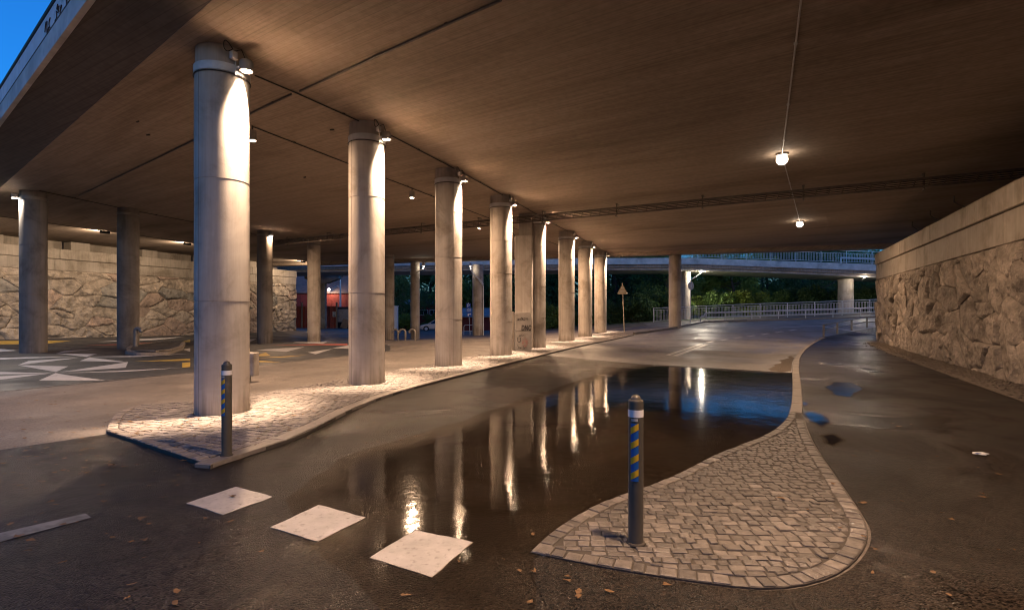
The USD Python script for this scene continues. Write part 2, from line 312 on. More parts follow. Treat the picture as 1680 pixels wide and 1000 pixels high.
principled('timber', (0.25, 0.17, 0.11), 0.75, 0.2, 3.0)
principled('car_silver', (0.50, 0.45, 0.43), 0.3, metallic=0.25, coat=0.6)
principled('car_dark', (0.020, 0.021, 0.025), 0.3, metallic=0.2, coat=0.7)
principled('rubber', (0.015, 0.015, 0.015), 0.8)
principled('dark_glass', (0.012, 0.014, 0.018), 0.06)
principled('lamp_housing', (0.30, 0.27, 0.24), 0.5, metallic=0.3)
principled('bark', (0.055, 0.043, 0.034), 0.9, 0.3, 6.0, 0.6, 20)
principled('graffiti', (0.030, 0.022, 0.024), 0.6)
principled('graffiti_pink', (0.34, 0.19, 0.165), 0.7, 0.2, 10.0, dirt=((0.27, 0.23, 0.2), 9.0, 0.48, 0.56))
principled('leaf_litter', (0.26, 0.14, 0.055), 0.75, 0.4, 3.0, rand=0.45, island=True)
principled('litter_white', (0.70, 0.70, 0.70), 0.5)
principled('cabinet_grey', (0.31, 0.28, 0.25), 0.6, 0.15, 4.0, dirt=((0.16, 0.13, 0.11), 2.5, 0.55, 0.72))
def leaves(name, col, col2):
    M[name] = usdkit.material(stage, '/World/Looks/' + name, {
        'g': ('geometry', {}), 'r': ('rgb_ramp', {'ramp': [(0.0, col), (1.0, col2)]}), 'p': ('principled_bsdf', {'roughness': 0.55, 'specular_ior_level': 0.3}),
        't': ('translucent_bsdf', {}), 'mx': ('mix_closure', {'fac': 0.3})},
        [('g.random_per_island', 'r.fac'), ('r.color', 'p.base_color'), ('r.color', 't.color'), ('p.BSDF', 'mx.closure1'), ('t.BSDF', 'mx.closure2')], surface='mx.closure')
leaves('leaf_dark', (0.050, 0.095, 0.032), (0.10, 0.17, 0.055))
leaves('leaf_green', (0.07, 0.125, 0.03), (0.14, 0.22, 0.05))
leaves('leaf_yellow', (0.13, 0.18, 0.03), (0.27, 0.31, 0.06))

# ------------------------------------------------------------------ terrain
ctrl = [(x, y, 0.0) for x in range(-9, 13, 4) for y in range(-10, 27, 6)]
ctrl += [(1, 27, 0), (-4, 30, -.05), (5.9, 36, .05), (16, 28, .06), (20, 28, .15), (12, 12, 0), (14, 16, 0), (16, 20, .02), (-16, 17.3, .20), (-15.1, 20.4, .10), (-13, 26.5, -.12), (-11.8, 30.5, -.29),
         (-9, 37.8, -.53), (-7.7, 41.3, -.70), (-24, 27, .1), (-19.2, 46, -.19), (-20, 60, -.47), (-11, 68, -1.15), (11.3, 36, .42), (11.7, 43, .62), (16, 48, .75), (20, 43, .98), (30, 43, 1.38), (45, 43, 1.9), (60, 45, 2.3),
         (0, 52, -.5), (3, 62, -.6), (14, 62, .6), (35, 62, 1.2), (60, 70, 2), (-60, 30, .2), (-60, 80, -.6), (0, 110, -1.0), (80, 110, 1.5), (-80, -40, 0), (80, -40, 0), (0, -60, 0), (26, 14, .1), (30, 28, .5), (40, 20, .6),
         (-14, 5, .05), (-20, 10, .12), (-30, -10, 0), (30, -10, 0), (-180, 180, -1), (180, 180, 1), (-180, -120, 0), (180, -120, 0), (0, 220, -1)]
ctrl = np.array(ctrl, float)
_rbf = RBFInterpolator(ctrl[:, :2], ctrl[:, 2], kernel='linear', smoothing=0.2)
def axis(lo, hi, far_lo, far_hi, step):
    a = np.arange(lo, hi + 1e-6, step)
    left = lo - np.cumsum(step * 1.35 ** np.arange(1, 40)); left = left[left > far_lo]
    right = hi + np.cumsum(step * 1.35 ** np.arange(1, 40)); right = right[right < far_hi]
    return np.concatenate([left[::-1], a, right])
GX, GY = axis(-42, 48, -420, 420, 1.0), axis(-8, 72, -300, 480, 1.0)
_X, _Y = np.meshgrid(GX, GY, indexing='ij')
_P = np.stack([_X.ravel(), _Y.ravel()], 1)
_Z = _rbf(_P)
flat = np.clip(np.maximum(np.maximum(-9.5 - _P[:, 0], _P[:, 0] - 13), np.maximum(_P[:, 1] - 25, -11 - _P[:, 1])) / 5.0, 0, 1)
flat = flat * flat * (3 - 2 * flat)
GZ = (_Z * flat).reshape(_X.shape)
_hz = RegularGridInterpolator((GX, GY), GZ, bounds_error=False, fill_value=0.0)
def hz(x, y): return float(_hz((x, y)))
def Gp(px, py, dz=0.0):
    """the ground point that the photograph shows at pixel (px, py)"""
    Y = FPX * CH / max(py - HY, 6)
    for _ in range(40):
        X = (px - 840) / FPX * Y
        Y2 = FPX * (CH - hz(X, Y) - dz) / max(py - HY, 1.0)
        Y = 0.5 * Y + 0.5 * Y2
    return np.array([(px - 840) / FPX * Y, Y, hz((px - 840) / FPX * Y, Y) + dz])
def Cp(px, py, z=5.69):
    """the point at height z that the photograph shows at pixel (px, py)"""
    Y = FPX * (CH - z) / (py - HY)
    return np.array([(px - 840) / FPX * Y, Y, z])
def Dp(px, py, Y):
    return np.array([(px - 840) / FPX * Y, Y, CH - (py - HY) / FPX * Y])
nx, ny = len(GX), len(GY)
TV = np.stack([_X.ravel(), _Y.ravel(), GZ.ravel()], 1)
_i, _j = np.meshgrid(np.arange(nx - 1), np.arange(ny - 1), indexing='ij')
_a, _b, _c, _d = (_i * ny + _j).ravel(), ((_i + 1) * ny + _j).ravel(), ((_i + 1) * ny + _j + 1).ravel(), (_i * ny + _j + 1).ravel()
TF = np.vstack([np.stack([_a, _b, _c], 1), np.stack([_a, _c, _d], 1)])
T_TRI = shapely.polygons(TV[TF][:, [0, 1, 2, 0], :2])
T_TREE = shapely.STRtree(T_TRI)
def sheet(poly, dz, thick=0.0):
    """the part of the terrain under poly, lifted by dz: exact on the terrain's own triangles"""
    poly = poly.buffer(0); shapely.prepare(poly)
    mb = MB()
    for k in T_TREE.query(poly, predicate='intersects'):
        t = TV[TF[k]]
        pl = np.linalg.solve(np.c_[t[:, :2], np.ones(3)], t[:, 2])
        if poly.contains(T_TRI[k]): pieces = [T_TRI[k]]
        else:
            g = T_TRI[k].intersection(poly); pieces = [q for q in getattr(g, 'geoms', [g]) if q.geom_type == 'Polygon' and q.area > 1e-6]
        for q in pieces:
            if len(q.exterior.coords) == 4 and not q.interiors:
                xy = np.array(shapely.geometry.polygon.orient(q).exterior.coords)[:3]; f = np.array([[0, 1, 2]])
            else:
                xy, f = trimesh.creation.triangulate_polygon(q, engine='earcut')
                e1, e2 = xy[f[:, 1]] - xy[f[:, 0]], xy[f[:, 2]] - xy[f[:, 0]]
                neg = e1[:, 0] * e2[:, 1] - e1[:, 1] * e2[:, 0] < 0; f = np.array(f); f[neg] = f[neg][:, ::-1]
            mb.add(np.c_[xy, np.c_[xy, np.ones(len(xy))] @ pl + dz], f)
    if thick:                                        # skirt down the outline
        for ring in ([poly.exterior] if poly.geom_type == 'Polygon' else [g.exterior for g in poly.geoms]):
            c = np.array(shapely.geometry.polygon.orient(Polygon(ring)).segmentize(0.5).exterior.coords)
            z = _hz(c) + dz
            n = len(c); v = np.vstack([np.c_[c, z], np.c_[c, z - thick]])
            mb.add(v, [(i + n, i + 1 + n, i + 1, i) for i in range(n - 1)])
    return mb
def struct(name, mesh, mat, parent=None, smooth=False):
    p = obj(name, mesh, mat, parent, smooth)
    return tag(p, kind='structure') if parent is None else p
def pxpoly(pts): return Polygon([Gp(*p)[:2] for p in pts])
def smooth_ring(pts, step=0.15):
    """a smooth curve through ground points"""
    from scipy.interpolate import CubicSpline
    p = np.asarray(pts, float)[:, :2]; d = np.r_[0, np.cumsum(np.sqrt(np.hypot(*np.diff(p, axis=0).T)))]
    cs = CubicSpline(d, p); t = np.linspace(0, d[-1], 400); q = cs(t)
    L = LineString(q); return np.array([L.interpolate(s).coords[0] for s in np.arange(0, L.length, step)] + [q[-1]])

ground = struct('ground', (TV, TF), 'asphalt_dry')

# outlines on the ground, read off the photograph
isl_r_left = smooth_ring([Gp(*p) for p in [(870, 908), (930, 858), (1000, 822), (1090, 789), (1180, 745), (1240, 722), (1285, 694), (1298, 664), (1300, 630), (1300, 600), (1309, 580), (1332, 562), (1352, 552.5)]])
isl_r_right = smooth_ring([Gp(*p) for p in [(1319, 690), (1340, 738), (1375, 790), (1407, 838), (1424, 875), (1411, 912), (1372, 944), (1310, 963), (1240, 967), (1150, 957), (1050, 942), (960, 926), (870, 908)]])
k_left = int(np.argmin(np.hypot(*(isl_r_left - Gp(1298, 664)[:2]).T)))
kerb_out = isl_r_left[max(0, k_left - 6):]
ISLAND_R = Polygon(np.vstack([isl_r_left[:k_left + 1], isl_r_right])).buffer(0)
RZ = 0.022                                     # island and footpath stand this much above the road
isl_l_kerb = smooth_ring([Gp(*p) for p in [(345, 770), (420, 744), (485, 722), (560, 684), (635, 652), (760, 617), (862, 591), (960, 567), (1040, 550)]])
isl_l_back = smooth_ring([Gp(*p) for p in [(1015, 545), (900, 560.5), (800, 581), (640, 611), (560, 625), (415, 650), (312, 662), (245, 667), (175, 712)]])
ISLAND_L = Polygon(np.vstack([isl_l_kerb, isl_l_back])).buffer(0)
LZ = 0.055

# the carriageway: from behind the camera, under the deck, then round to the right and uphill
road_left = [np.array(p) for p in [(-30, 3.0), (-9, 5.6)]] + [Gp(0, 738)[:2], Gp(175, 712)[:2]]
road_c = [Gp(*p)[:2] for p in [(1100, 541), (1150, 534), (1240, 526.5)]] + [np.array([30, 41.4]), np.array([45, 40.5]), np.array([70, 40])]
road_r = [np.array([70, 33]), np.array([45, 33.5]), np.array([32, 34.2])] + [Gp(1438, 527)[:2]] + [isl_r_left[k] for k in range(len(isl_r_left) - 1, -1, -1)]
front = [np.array([2.2, 2.6]), np.array([4.0, 1.0]), np.array([10, -4]), np.array([14, -12]), np.array([-30, -12])]
ROAD = Polygon(np.vstack([np.array(road_left), np.array([Gp(345, 770)[:2]]), isl_l_kerb, np.array(road_c), np.array(road_r), np.array(front)])).buffer(0)
wetline = Polygon([(-60, -20), (60, -20), tuple(Gp(1700, 603)[:2]), tuple(Gp(1290, 611)[:2]), tuple(Gp(1150, 602)[:2]), tuple(Gp(1050, 597)[:2]), tuple(Gp(900, 583)[:2]), (-60, Gp(900, 583)[1])])
def ragged(poly, amp, freq, seed=1):
    """an outline with natural wobble"""
    c = np.array(poly.segmentize(0.12).exterior.coords)[:-1]
    q = np.c_[c * freq, np.zeros(len(c))]
    c = c + amp * np.c_[meshkit.fbm(q, 4, seed) - 0.5, meshkit.fbm(q + 31, 4, seed + 5) - 0.5] * 2
    return Polygon(c).buffer(0)
road = struct('road', sheet(ROAD.difference(wetline), 0.004), 'asphalt_far')
obj('wet_asphalt', sheet(ROAD.intersection(wetline), 0.004), 'asphalt_wet', road)
PUDDLE = pxpoly([(1050, 599), (1120, 601), (1200, 606), (1310, 612), (1340, 700), (1250, 760), (1000, 850), (860, 916), (868, 960), (880, 1040), (700, 1060), (620, 1010), (560, 930), (500, 880), (470, 820), (560, 752), (760, 690), (900, 642), (985, 612)])
PUDDLE = ragged(PUDDLE, 0.10, 1.3, 3).intersection(ROAD).difference(ISLAND_R.buffer(0.004))
SQUARES = [[(305, 826), (388, 799), (449, 815), (365, 845)], [(443, 866), (523, 829), (601, 850), (521, 889)], [(606, 915), (682, 870), (775, 890), (709, 948)]]
PUDDLE = PUDDLE.difference(unary_union([pxpoly(q) for q in SQUARES]))
PUDDLE = max(getattr(PUDDLE, 'geoms', [PUDDLE]), key=lambda g: g.area)
def film_mesh(poly, step, z, fade, solid_edge):
    b = np.array(poly.exterior.segmentize(step).coords)[:-1]
    for q in poly.interiors: b = np.vstack([b, np.array(q.segmentize(step).coords)[:-1]])
    mn, mx = b.min(0), b.max(0); g = np.stack(np.meshgrid(np.arange(mn[0], mx[0], step), np.arange(mn[1], mx[1], step)), -1).reshape(-1, 2)
    g = g[shapely.contains_xy(poly.buffer(-step * .5), g[:, 0], g[:, 1])]; p = np.vstack([b, g]); t = Delaunay(p).simplices; c = p[t].mean(1)
    t = t[shapely.contains_xy(poly, c[:, 0], c[:, 1])]; e1, e2 = p[t[:, 1]] - p[t[:, 0]], p[t[:, 2]] - p[t[:, 0]]; neg = e1[:, 0] * e2[:, 1] - e1[:, 1] * e2[:, 0] < 0; t[neg] = t[neg][:, ::-1]
    ext = poly.exterior.difference(solid_edge); d = shapely.distance(shapely.points(p), ext)
    return np.c_[p, np.full(len(p), z)], t, np.clip(d / fade, 0, 1)
wv, wf, wa = film_mesh(PUDDLE, 0.11, 0.012, 1.1, unary_union([LineString(isl_r_left).buffer(.4)]))
pw_ = struct('puddle_water', (wv, wf), 'water')
UsdGeom.PrimvarsAPI(pw_).CreatePrimvar('film', Sdf.ValueTypeNames.FloatArray, 'vertex').Set(Vt.FloatArray.FromNumpy(wa.astype(np.float32)))
struct('silt_patch', sheet(ragged(pxpoly([(1262, 608), (1274, 597), (1290, 587), (1303, 582), (1306, 600), (1300, 609), (1280, 610)]), .16, 1.6, 9).intersection(ROAD).difference(LineString(kerb_out).buffer(.02)).difference(PUDDLE.buffer(.01)), 0.008), 'gravel')
# footpath on the right, with its granite kerb
wall_near, wall_far = Gp(1680, 632)[:2], Gp(1440, 558)[:2]
WD = (wall_far - wall_near) / np.linalg.norm(wall_far - wall_near); WN = np.array([-WD[1], WD[0]])   # WN points to the road
w0 = wall_near - WD * 22
PATH = Polygon(np.vstack([isl_r_left[k_left:], np.array([Gp(1440, 536)[:2], [24, 32], [30, 30.5], [30, 27.0], wall_far + [1.2, 0.3], wall_far + WN * 0.05, w0 + WN * 0.05, [6, -12], [0.3, -12], [0.06, 1.2], [0.20, 1.9], [0.10, 2.5], [0.19, 2.9], [0.12, 3.2]]), isl_r_right[::-1]])).buffer(0).difference(ISLAND_R.buffer(0.02))
PATH = max(getattr(PATH, 'geoms', [PATH]), key=lambda g: g.area)
footpath = struct('footpath', sheet(PATH, 0.009, 0.02), 'asphalt_path')
for pts in ([(1311, 661), (1322, 659), (1334, 664), (1322, 669)], [(1311, 678), (1330, 674), (1352, 680), (1368, 694), (1352, 703), (1326, 692)], [(1348, 634), (1372, 626), (1402, 628), (1420, 640), (1396, 652), (1366, 648)], [(1345, 716), (1368, 712), (1392, 722), (1372, 732), (1352, 728)]):
    pp = ragged(pxpoly(pts), .09, 2.2, len(pts)).difference(ISLAND_R.buffer(.03)).intersection(PATH.buffer(-.02))
    pp = max(getattr(pp, 'geoms', [pp]), key=lambda g: g.area)
    v_, f_, a_ = film_mesh(pp, 0.05, 0.0135, 0.16, Point(900, 900))
    v_[:, 2] += _hz(v_[:, :2])
    p_ = struct('puddle_water', (v_, f_), 'water'); UsdGeom.PrimvarsAPI(p_).CreatePrimvar('film', Sdf.ValueTypeNames.FloatArray, 'vertex').Set(Vt.FloatArray.FromNumpy(a_.astype(np.float32)))
# strip of loose gravel along the foot of the wall, with a stone edging
GRAV = LineString([wall_near - WD * 20 + WN * 0.35, wall_near + WN * 0.55, wall_near + WD * 8 + WN * 0.55, wall_far - WD * 1.0 + WN * 0.25]).buffer(0.42)
struct('gravel_strip', sheet(GRAV, 0.016), 'gravel')
pebbles = MB()
peb = trimesh.creation.icosphere(0, 1.0)
for k in range(2600):
    s = rng.uniform(-4, 15); q = wall_near + WD * s + WN * abs(rng.normal(0.3, 0.25))
    r = rng.uniform(0.012, 0.04); m = peb.copy(); m.apply_transform(trimesh.transformations.rotation_matrix(rng.uniform(0, 6), rng.normal(size=3)))
    m.apply_scale([r * rng.uniform(.8, 1.4), r, r * .7]); m.apply_translation([*q, hz(*q) + .016 + r * .1]); pebbles.tm(m)
tag(obj('gravel', pebbles, 'gravel'), 'loose brown gravel along the foot of the right stone wall', 'gravel', kind='stuff')

# ------------------------------------------------------------------ paving setts
def sett_mesh(poly, z, top=0.0, tilt=(0, 0)):
    """one hewn stone: a chamfered, slightly domed block on a polygon"""
    c = np.array(shapely.geometry.polygon.orient(poly).exterior.coords)[:-1]; n = len(c); o = c.mean(0)
    r1 = o + (c - o) * 0.97; r2 = o + (c - o) * 0.80
    def zt(p): return z + top + (p - o) @ np.asarray(tilt)
    v = np.vstack([np.c_[c, np.full(n, z - 0.05)], np.c_[c, zt(c) - 0.014], np.c_[r1, zt(r1) - 0.004], np.c_[r2, zt(r2)], [[*o, z + top + 0.002]]])
    f = []
    for k in range(3):
        for j in range(n):
            a, b = k * n + j, k * n + (j + 1) % n
            f += [(a, b, b + n), (a, b + n, a + n)]
    f += [(3 * n + j, 3 * n + (j + 1) % n, 4 * n) for j in range(n)]
    return v, f
def pave(poly, zoff, du, dv, yaw, name, mat, mat_small, parent, seed, gap=0.010, holes=None, limit=300, cam_sort=True):
    """rows of setts over poly; the nearest stand as pieces of their own, the rest as one"""
    r = np.random.default_rng(seed); c, s = math.cos(yaw), math.sin(yaw)
    R = np.array([[c, -s], [s, c]]); loc = np.array(poly.exterior.coords) @ R
    shapely.prepare(poly); out = []
    v = loc[:, 1].min() - dv
    row = 0
    while v < loc[:, 1].max() + dv:
        h = dv * r.uniform(0.82, 1.16); u = loc[:, 0].min() - r.uniform(0, du)
        while u < loc[:, 0].max() + du:
            w = du * r.uniform(0.62, 1.42); g = gap * r.uniform(0.6, 1.4)
            q = np.array([(u + g / 2, v + g / 2), (u + w - g / 2, v + g / 2), (u + w - g / 2, v + h - g / 2), (u + g / 2, v + h - g / 2)])
            q += 0.035 * np.c_[meshkit.fbm(np.c_[q * 0.9, [seed] * 4], 3) - .5, meshkit.fbm(np.c_[q * 0.9 + 9, [seed] * 4], 3) - .5] * 2.5 + r.normal(0, 0.004, (4, 2))
            q = q @ R.T; pg = Polygon(q)
            if poly.intersects(pg):
                if not poly.contains(pg): pg = pg.intersection(poly)
                pg = max(getattr(pg, 'geoms', [pg]), key=lambda a: a.area)
                if pg.geom_type == 'Polygon' and pg.area > 0.0022:
                    pg = pg.simplify(0.006)
                    if len(pg.exterior.coords) > 3: out.append(pg)
            u += w
        v += h; row += 1
    return out
def lay(setts, zoff, name, mat, mat_small, parent, seed, limit=300, stuff_name='far_setts'):
    r = np.random.default_rng(seed)
    key = lambda p: (p.area / max(0.3, p.centroid.y) ** 3) * (1 if (p.centroid.y > 2.6 and abs(p.centroid.x) < p.centroid.y * 1.02) else 0)
    setts = sorted(setts, key=key, reverse=True)
    rest = MB()
    for k, p in enumerate(setts):
        z = hz(p.centroid.x, p.centroid.y) + zoff
        m = sett_mesh(p, z, r.normal(0, 0.003), r.normal(0, 0.02, 2))
        if k < limit: obj(name, m, mat, parent)
        else: rest.add(*m)
    if rest.n: tag(obj(stuff_name, rest, mat_small, parent), kind='stuff')
def border(line, width, length, seed, gap=0.012, inside=+1):
    """a row of stones along a curve"""
    r = np.random.default_rng(seed); L = LineString(line); s, out = 0.0, []
    def at(s, o):
        a, b = np.array(L.interpolate(max(0, s - .03)).coords[0]), np.array(L.interpolate(min(L.length, s + .03)).coords[0])
        t = (b - a) / (np.linalg.norm(b - a) + 1e-9); return np.array(L.interpolate(s).coords[0]) + np.array([-t[1], t[0]]) * o * inside
    while s < L.length - length * .4:
        e = min(L.length, s + length * r.uniform(.8, 1.25)); w = width * r.uniform(.93, 1.05)
        p = Polygon([at(s + gap / 2, 0.004), at(e - gap / 2, 0.004), at(e - gap / 2, w), at(s + gap / 2, w)]).buffer(0)
        if p.geom_type == 'Polygon' and p.area > .001: out.append(p)
        s = e
    return out

isl_r = struct('right_paved_island', sheet(ISLAND_R, RZ - 0.009, 0.1), 'joint')
edge_r = border(isl_r_left[:k_left], 0.105, 0.13, 5, inside=-1, gap=.009) + border(isl_r_right, 0.11, 0.095, 6, inside=-1, gap=.009)
bollard_r = Gp(1043, 890, RZ)
inner_r = ISLAND_R.buffer(-0.118).difference(Point(*bollard_r[:2]).buffer(0.062))
inner_r = max(getattr(inner_r, 'geoms', [inner_r]), key=lambda g: g.area)
lay(edge_r + pave(inner_r, RZ, 0.090, 0.080, math.radians(-4), 'sett', 'sett', 'sett_small', isl_r, 11), RZ, 'sett', 'sett', 'sett_small', isl_r, 12)
# granite kerb between road and footpath
kerb = struct('kerb', sheet(LineString(kerb_out).buffer(0.03), 0.0), 'granite')
for k, p in enumerate(border(kerb_out, 0.17, 0.95, 8, gap=0.014, inside=-1)):
    z = hz(p.centroid.x, p.centroid.y) + RZ + 0.012
    obj('kerb_stone', sett_mesh(p.simplify(0.01), z, 0.0, (0, 0)), 'granite', kerb)

isl_l = struct('left_paved_island', sheet(ISLAND_L, LZ - 0.010, 0.1), 'joint')
row_dir = math.atan2(0.93, 0.37)
bollard_l = Gp(372, 747, LZ)
lk = border(isl_l_kerb, 0.20, 0.9, 9, gap=0.012, inside=1)
tip = border(np.array([Gp(175, 712)[:2], Gp(345, 770)[:2]]), 0.13, 0.12, 10, inside=1)
bk = border(isl_l_back, 0.12, 0.13, 13, inside=1)
COLS_A_PX = [(365, 590), (602, 424), (736, 321), (822, 261), (880, 218), (929.5, 180), (960, 157), (985, 135)]
COL_A = [(FPX * 5.69 / H, (x - 840) / FPX * (FPX * 5.69 / H)) for x, H in COLS_A_PX]
COL_A = [np.array([x, y]) for y, x in COL_A]
holes = unary_union([Point(*c).buffer(0.41) for c in COL_A] + [Point(*bollard_l[:2]).buffer(0.062)])
inner_l = ISLAND_L.buffer(-0.13).difference(LineString(isl_l_kerb).buffer(0.21)).difference(holes)
inner_l = max(getattr(inner_l, 'geoms', [inner_l]), key=lambda g: g.area)
near_l = inner_l.intersection(sbox(-20, 0, 20, 22))
lay(tip + bk + pave(near_l, LZ, 0.125, 0.11, math.radians(-18), 'sett', 'sett_dry', 'sett_dry_small', isl_l, 21), LZ, 'sett', 'sett_dry', 'sett_dry_small', isl_l, 22)
far_l = inner_l.intersection(sbox(-20, 22, 20, 60))
rest = MB(); r_ = np.random.default_rng(3)
for g in getattr(far_l, 'geoms', [far_l]):
    for p in pave(g, LZ, 0.2, 0.18, math.radians(-18), 'sett', '', '', isl_l, 23): rest.add(*sett_mesh(p, hz(p.centroid.x, p.centroid.y) + LZ, r_.normal(0, .003)))
if rest.n: tag(obj('far_setts', rest, 'sett_dry_small', isl_l), kind='stuff')
for p in lk:
    obj('kerb_stone', sett_mesh(p.simplify(0.01), hz(p.centroid.x, p.centroid.y) + LZ + 0.004), 'granite', isl_l)

# ------------------------------------------------------------------ markings and painted ground
def quad(name, pts, mat, parent, dz=0.008):
    return obj(name, sheet(pxpoly(pts), dz), mat, parent)
for pts in ([(305, 826), (388, 799), (449, 815), (365, 845)], [(443, 866), (523, 829), (601, 850), (521, 889)], [(606, 915), (682, 870), (775, 890), (709, 948)]):
    obj('white_square', sheet(ragged(pxpoly(pts), 0.018, 11, 2), 0.0085, 0.004), 'paint_white', road)
quad('worn_line', [(-60, 906), (-60, 889), (140, 843), (150, 850)], 'paint_worn', road)
quad('centre_line', [(1065, 590), (1090, 582.5), (1094, 583.5), (1069, 591.5)], 'paint_worn', road)
quad('centre_line', [(1092, 582), (1148, 563.8), (1154, 564.2), (1099, 583)], 'paint_white', road)
quad('centre_line', [(1103, 583.5), (1156, 564.6), (1163, 565), (1111, 584.3)], 'paint_white', road)
for k in range(7):
    x0 = 1157 + k * 22.5; y0 = 561.5 - k * 3.25; w = 11
    quad('lane_dash', [(x0, y0), (x0 + w, y0 - 2.0), (x0 + w + 6, y0 - 1.6), (x0 + 6, y0 + .5)], 'paint_white', road)
wl = [Gp(*p)[:2] for p in [(1272, 537.5), (1340, 530.5), (1440, 523.5)]]
obj('edge_line', sheet(LineString(wl + [np.array([40, 37.2])]).buffer(0.10), 0.009), 'paint_white', road)
ART = Polygon([Gp(*p)[:2] for p in [(-150, 652), (0, 642), (175, 625), (312, 611), (420, 599.5), (570, 583), (640, 575), (640, 566), (500, 553)]] + [np.array([-19.5, 44]), np.array([-26.5, 27]), np.array([-32, 14])]).buffer(0)
art = struct('painted_forecourt', sheet(ART, 0.004), 'asphalt_dark')
TRI = {'art_white': [
    [(64, 624), (91, 612), (174, 624)], [(0, 623), (0, 617.5), (85, 612)], [(0, 610), (85, 612.3), (0, 614)], [(29, 599), (112, 601), (92, 610)], [(97, 610.5), (210, 594), (206, 603)], [(99, 612), (300, 603), (210, 609.5)],
    [(29, 599), (47, 592), (130, 587)], [(0, 587), (130, 585), (0, 590)], [(91, 580), (160, 580), (142, 585.5)], [(131, 592), (147, 586), (211, 594)], [(147, 585.5), (312, 580), (225, 585.5)], [(92, 580), (105, 576), (160, 572)],
    [(160, 561), (207, 557), (305, 552), (250, 558)], [(0, 572), (28, 575), (0, 577)], [(505, 578), (546, 572), (518, 581)], [(420, 574), (500, 569), (470, 577)], [(545, 571), (572, 566), (572, 572)], [(300, 573), (312, 571), (312, 577)],
    [(635, 566), (700, 557), (660, 567)], [(640, 561), (700, 562.5), (700, 558)], [(480, 562), (560, 556), (530, 564)], [(330, 560), (420, 556), (400, 564)]],
    'art_yellow': [[(299, 595), (312, 594), (312, 602), (299, 603)], [(220, 593), (312, 588), (312, 591.5)], [(0, 559), (117, 559), (75, 564), (0, 565)], [(412, 585), (436, 578), (444, 583.5)], [(420, 587.5), (505, 582), (467, 586)], [(419, 594), (419, 591), (462, 594)], [(300, 560), (312, 557), (312, 562)]],
    'art_red': [[(135, 567), (257, 561), (255, 566)], [(440, 566), (570, 563.5), (570, 566.5)]]}
for mat, lst in TRI.items():
    for pts in lst: obj('painted_triangle', sheet(pxpoly(pts).intersection(ART), 0.008), mat, art)
dl = LineString([Gp(*p)[:2] for p in [(-60, 649), (0, 642), (170, 625), (312, 611), (420, 599.5), (570, 583), (720, 566.5), (850, 553)]])
for k in range(int(dl.length / 0.8)):
    seg = shapely.ops.substring(dl, k * .8, k * .8 + .62)
    obj('lane_dash', sheet(seg.buffer(0.035, cap_style='flat'), 0.009), 'paint_worn', ground)
# dead leaves
lv = MB()
def litter_leaf(x, y, z, s):
    n = 7; a = np.sort(rng.uniform(0, 2 * np.pi, n)); rr = s * rng.uniform(.35, 1, n)
    v = np.c_[x + rr * np.cos(a), y + rr * np.sin(a), z + rng.uniform(0.002, 0.012, n)]
    lv.add(np.vstack([v, [[x, y, z + 0.006]]]), [(j, (j + 1) % n, n) for j in range(n)])
for px0, py0, sx, sy, n in ((120, 740, 130, 45, 150), (260, 700, 60, 15, 60), (600, 680, 60, 25, 60), (520, 612, 90, 10, 70), (720, 590, 90, 8, 60), (200, 860, 150, 70, 30), (1500, 780, 140, 110, 45), (850, 950, 200, 40, 12), (430, 690, 60, 22, 50), (160, 650, 150, 25, 30), (700, 575, 120, 10, 50)):
    for _ in range(n):
        q = Gp(px0 + rng.normal(0, sx), max(560, py0 + rng.normal(0, sy)))
        if q[1] < 1.5: continue
        P = Point(q[0], q[1]); z = q[2] + (LZ if ISLAND_L.contains(P) else RZ + .004 if ISLAND_R.contains(P) else 0.013)
        litter_leaf(q[0], q[1], z, rng.uniform(0.015, 0.045))
for px0, py0, s in ((232, 853, .06), (30, 882, .045), (50, 890, .04), (240, 888, .04), (215, 962, .035), (45, 905, .05), (875, 942, .05), (1000, 975, .04), (180, 765, .05), (205, 766, .05)):
    q = Gp(px0, py0); litter_leaf(q[0], q[1], q[2] + .013, s)
tag(obj('fallen_leaves', lv, 'leaf_litter'), 'small brown dead leaves strewn over road and paving', 'leaves', kind='stuff')

# ------------------------------------------------------------------ the road bridge overhead
SOF = 5.69
E0 = Cp(0, 200, 6.02)[:2]; ED = Cp(147, 0, 6.02)[:2] - E0; ED /= np.linalg.norm(ED); EN = np.array([-ED[1], ED[0]])  # EN points in under the deck
if EN[1] < 0: EN = -EN
nl, nr = E0 - ED * 46, E0 + ED * 62
FL, FR = np.array([-48.0, 54.1]), np.array([62.0, 21.0])
fdir = (FR - FL) / np.linalg.norm(FR - FL); fn = np.array([-fdir[1], fdir[0]])
bridge = thing('road_bridge', 'wide concrete road bridge overhead with board-marked soffit over the whole underpass', 'bridge')
slab = Polygon([nl + EN * .85, nr + EN * .85, FR - fn * 1.1, FL - fn * 1.1])
obj('deck_slab', MB().prism(slab, SOF, 6.5), 'deck_concrete', bridge)
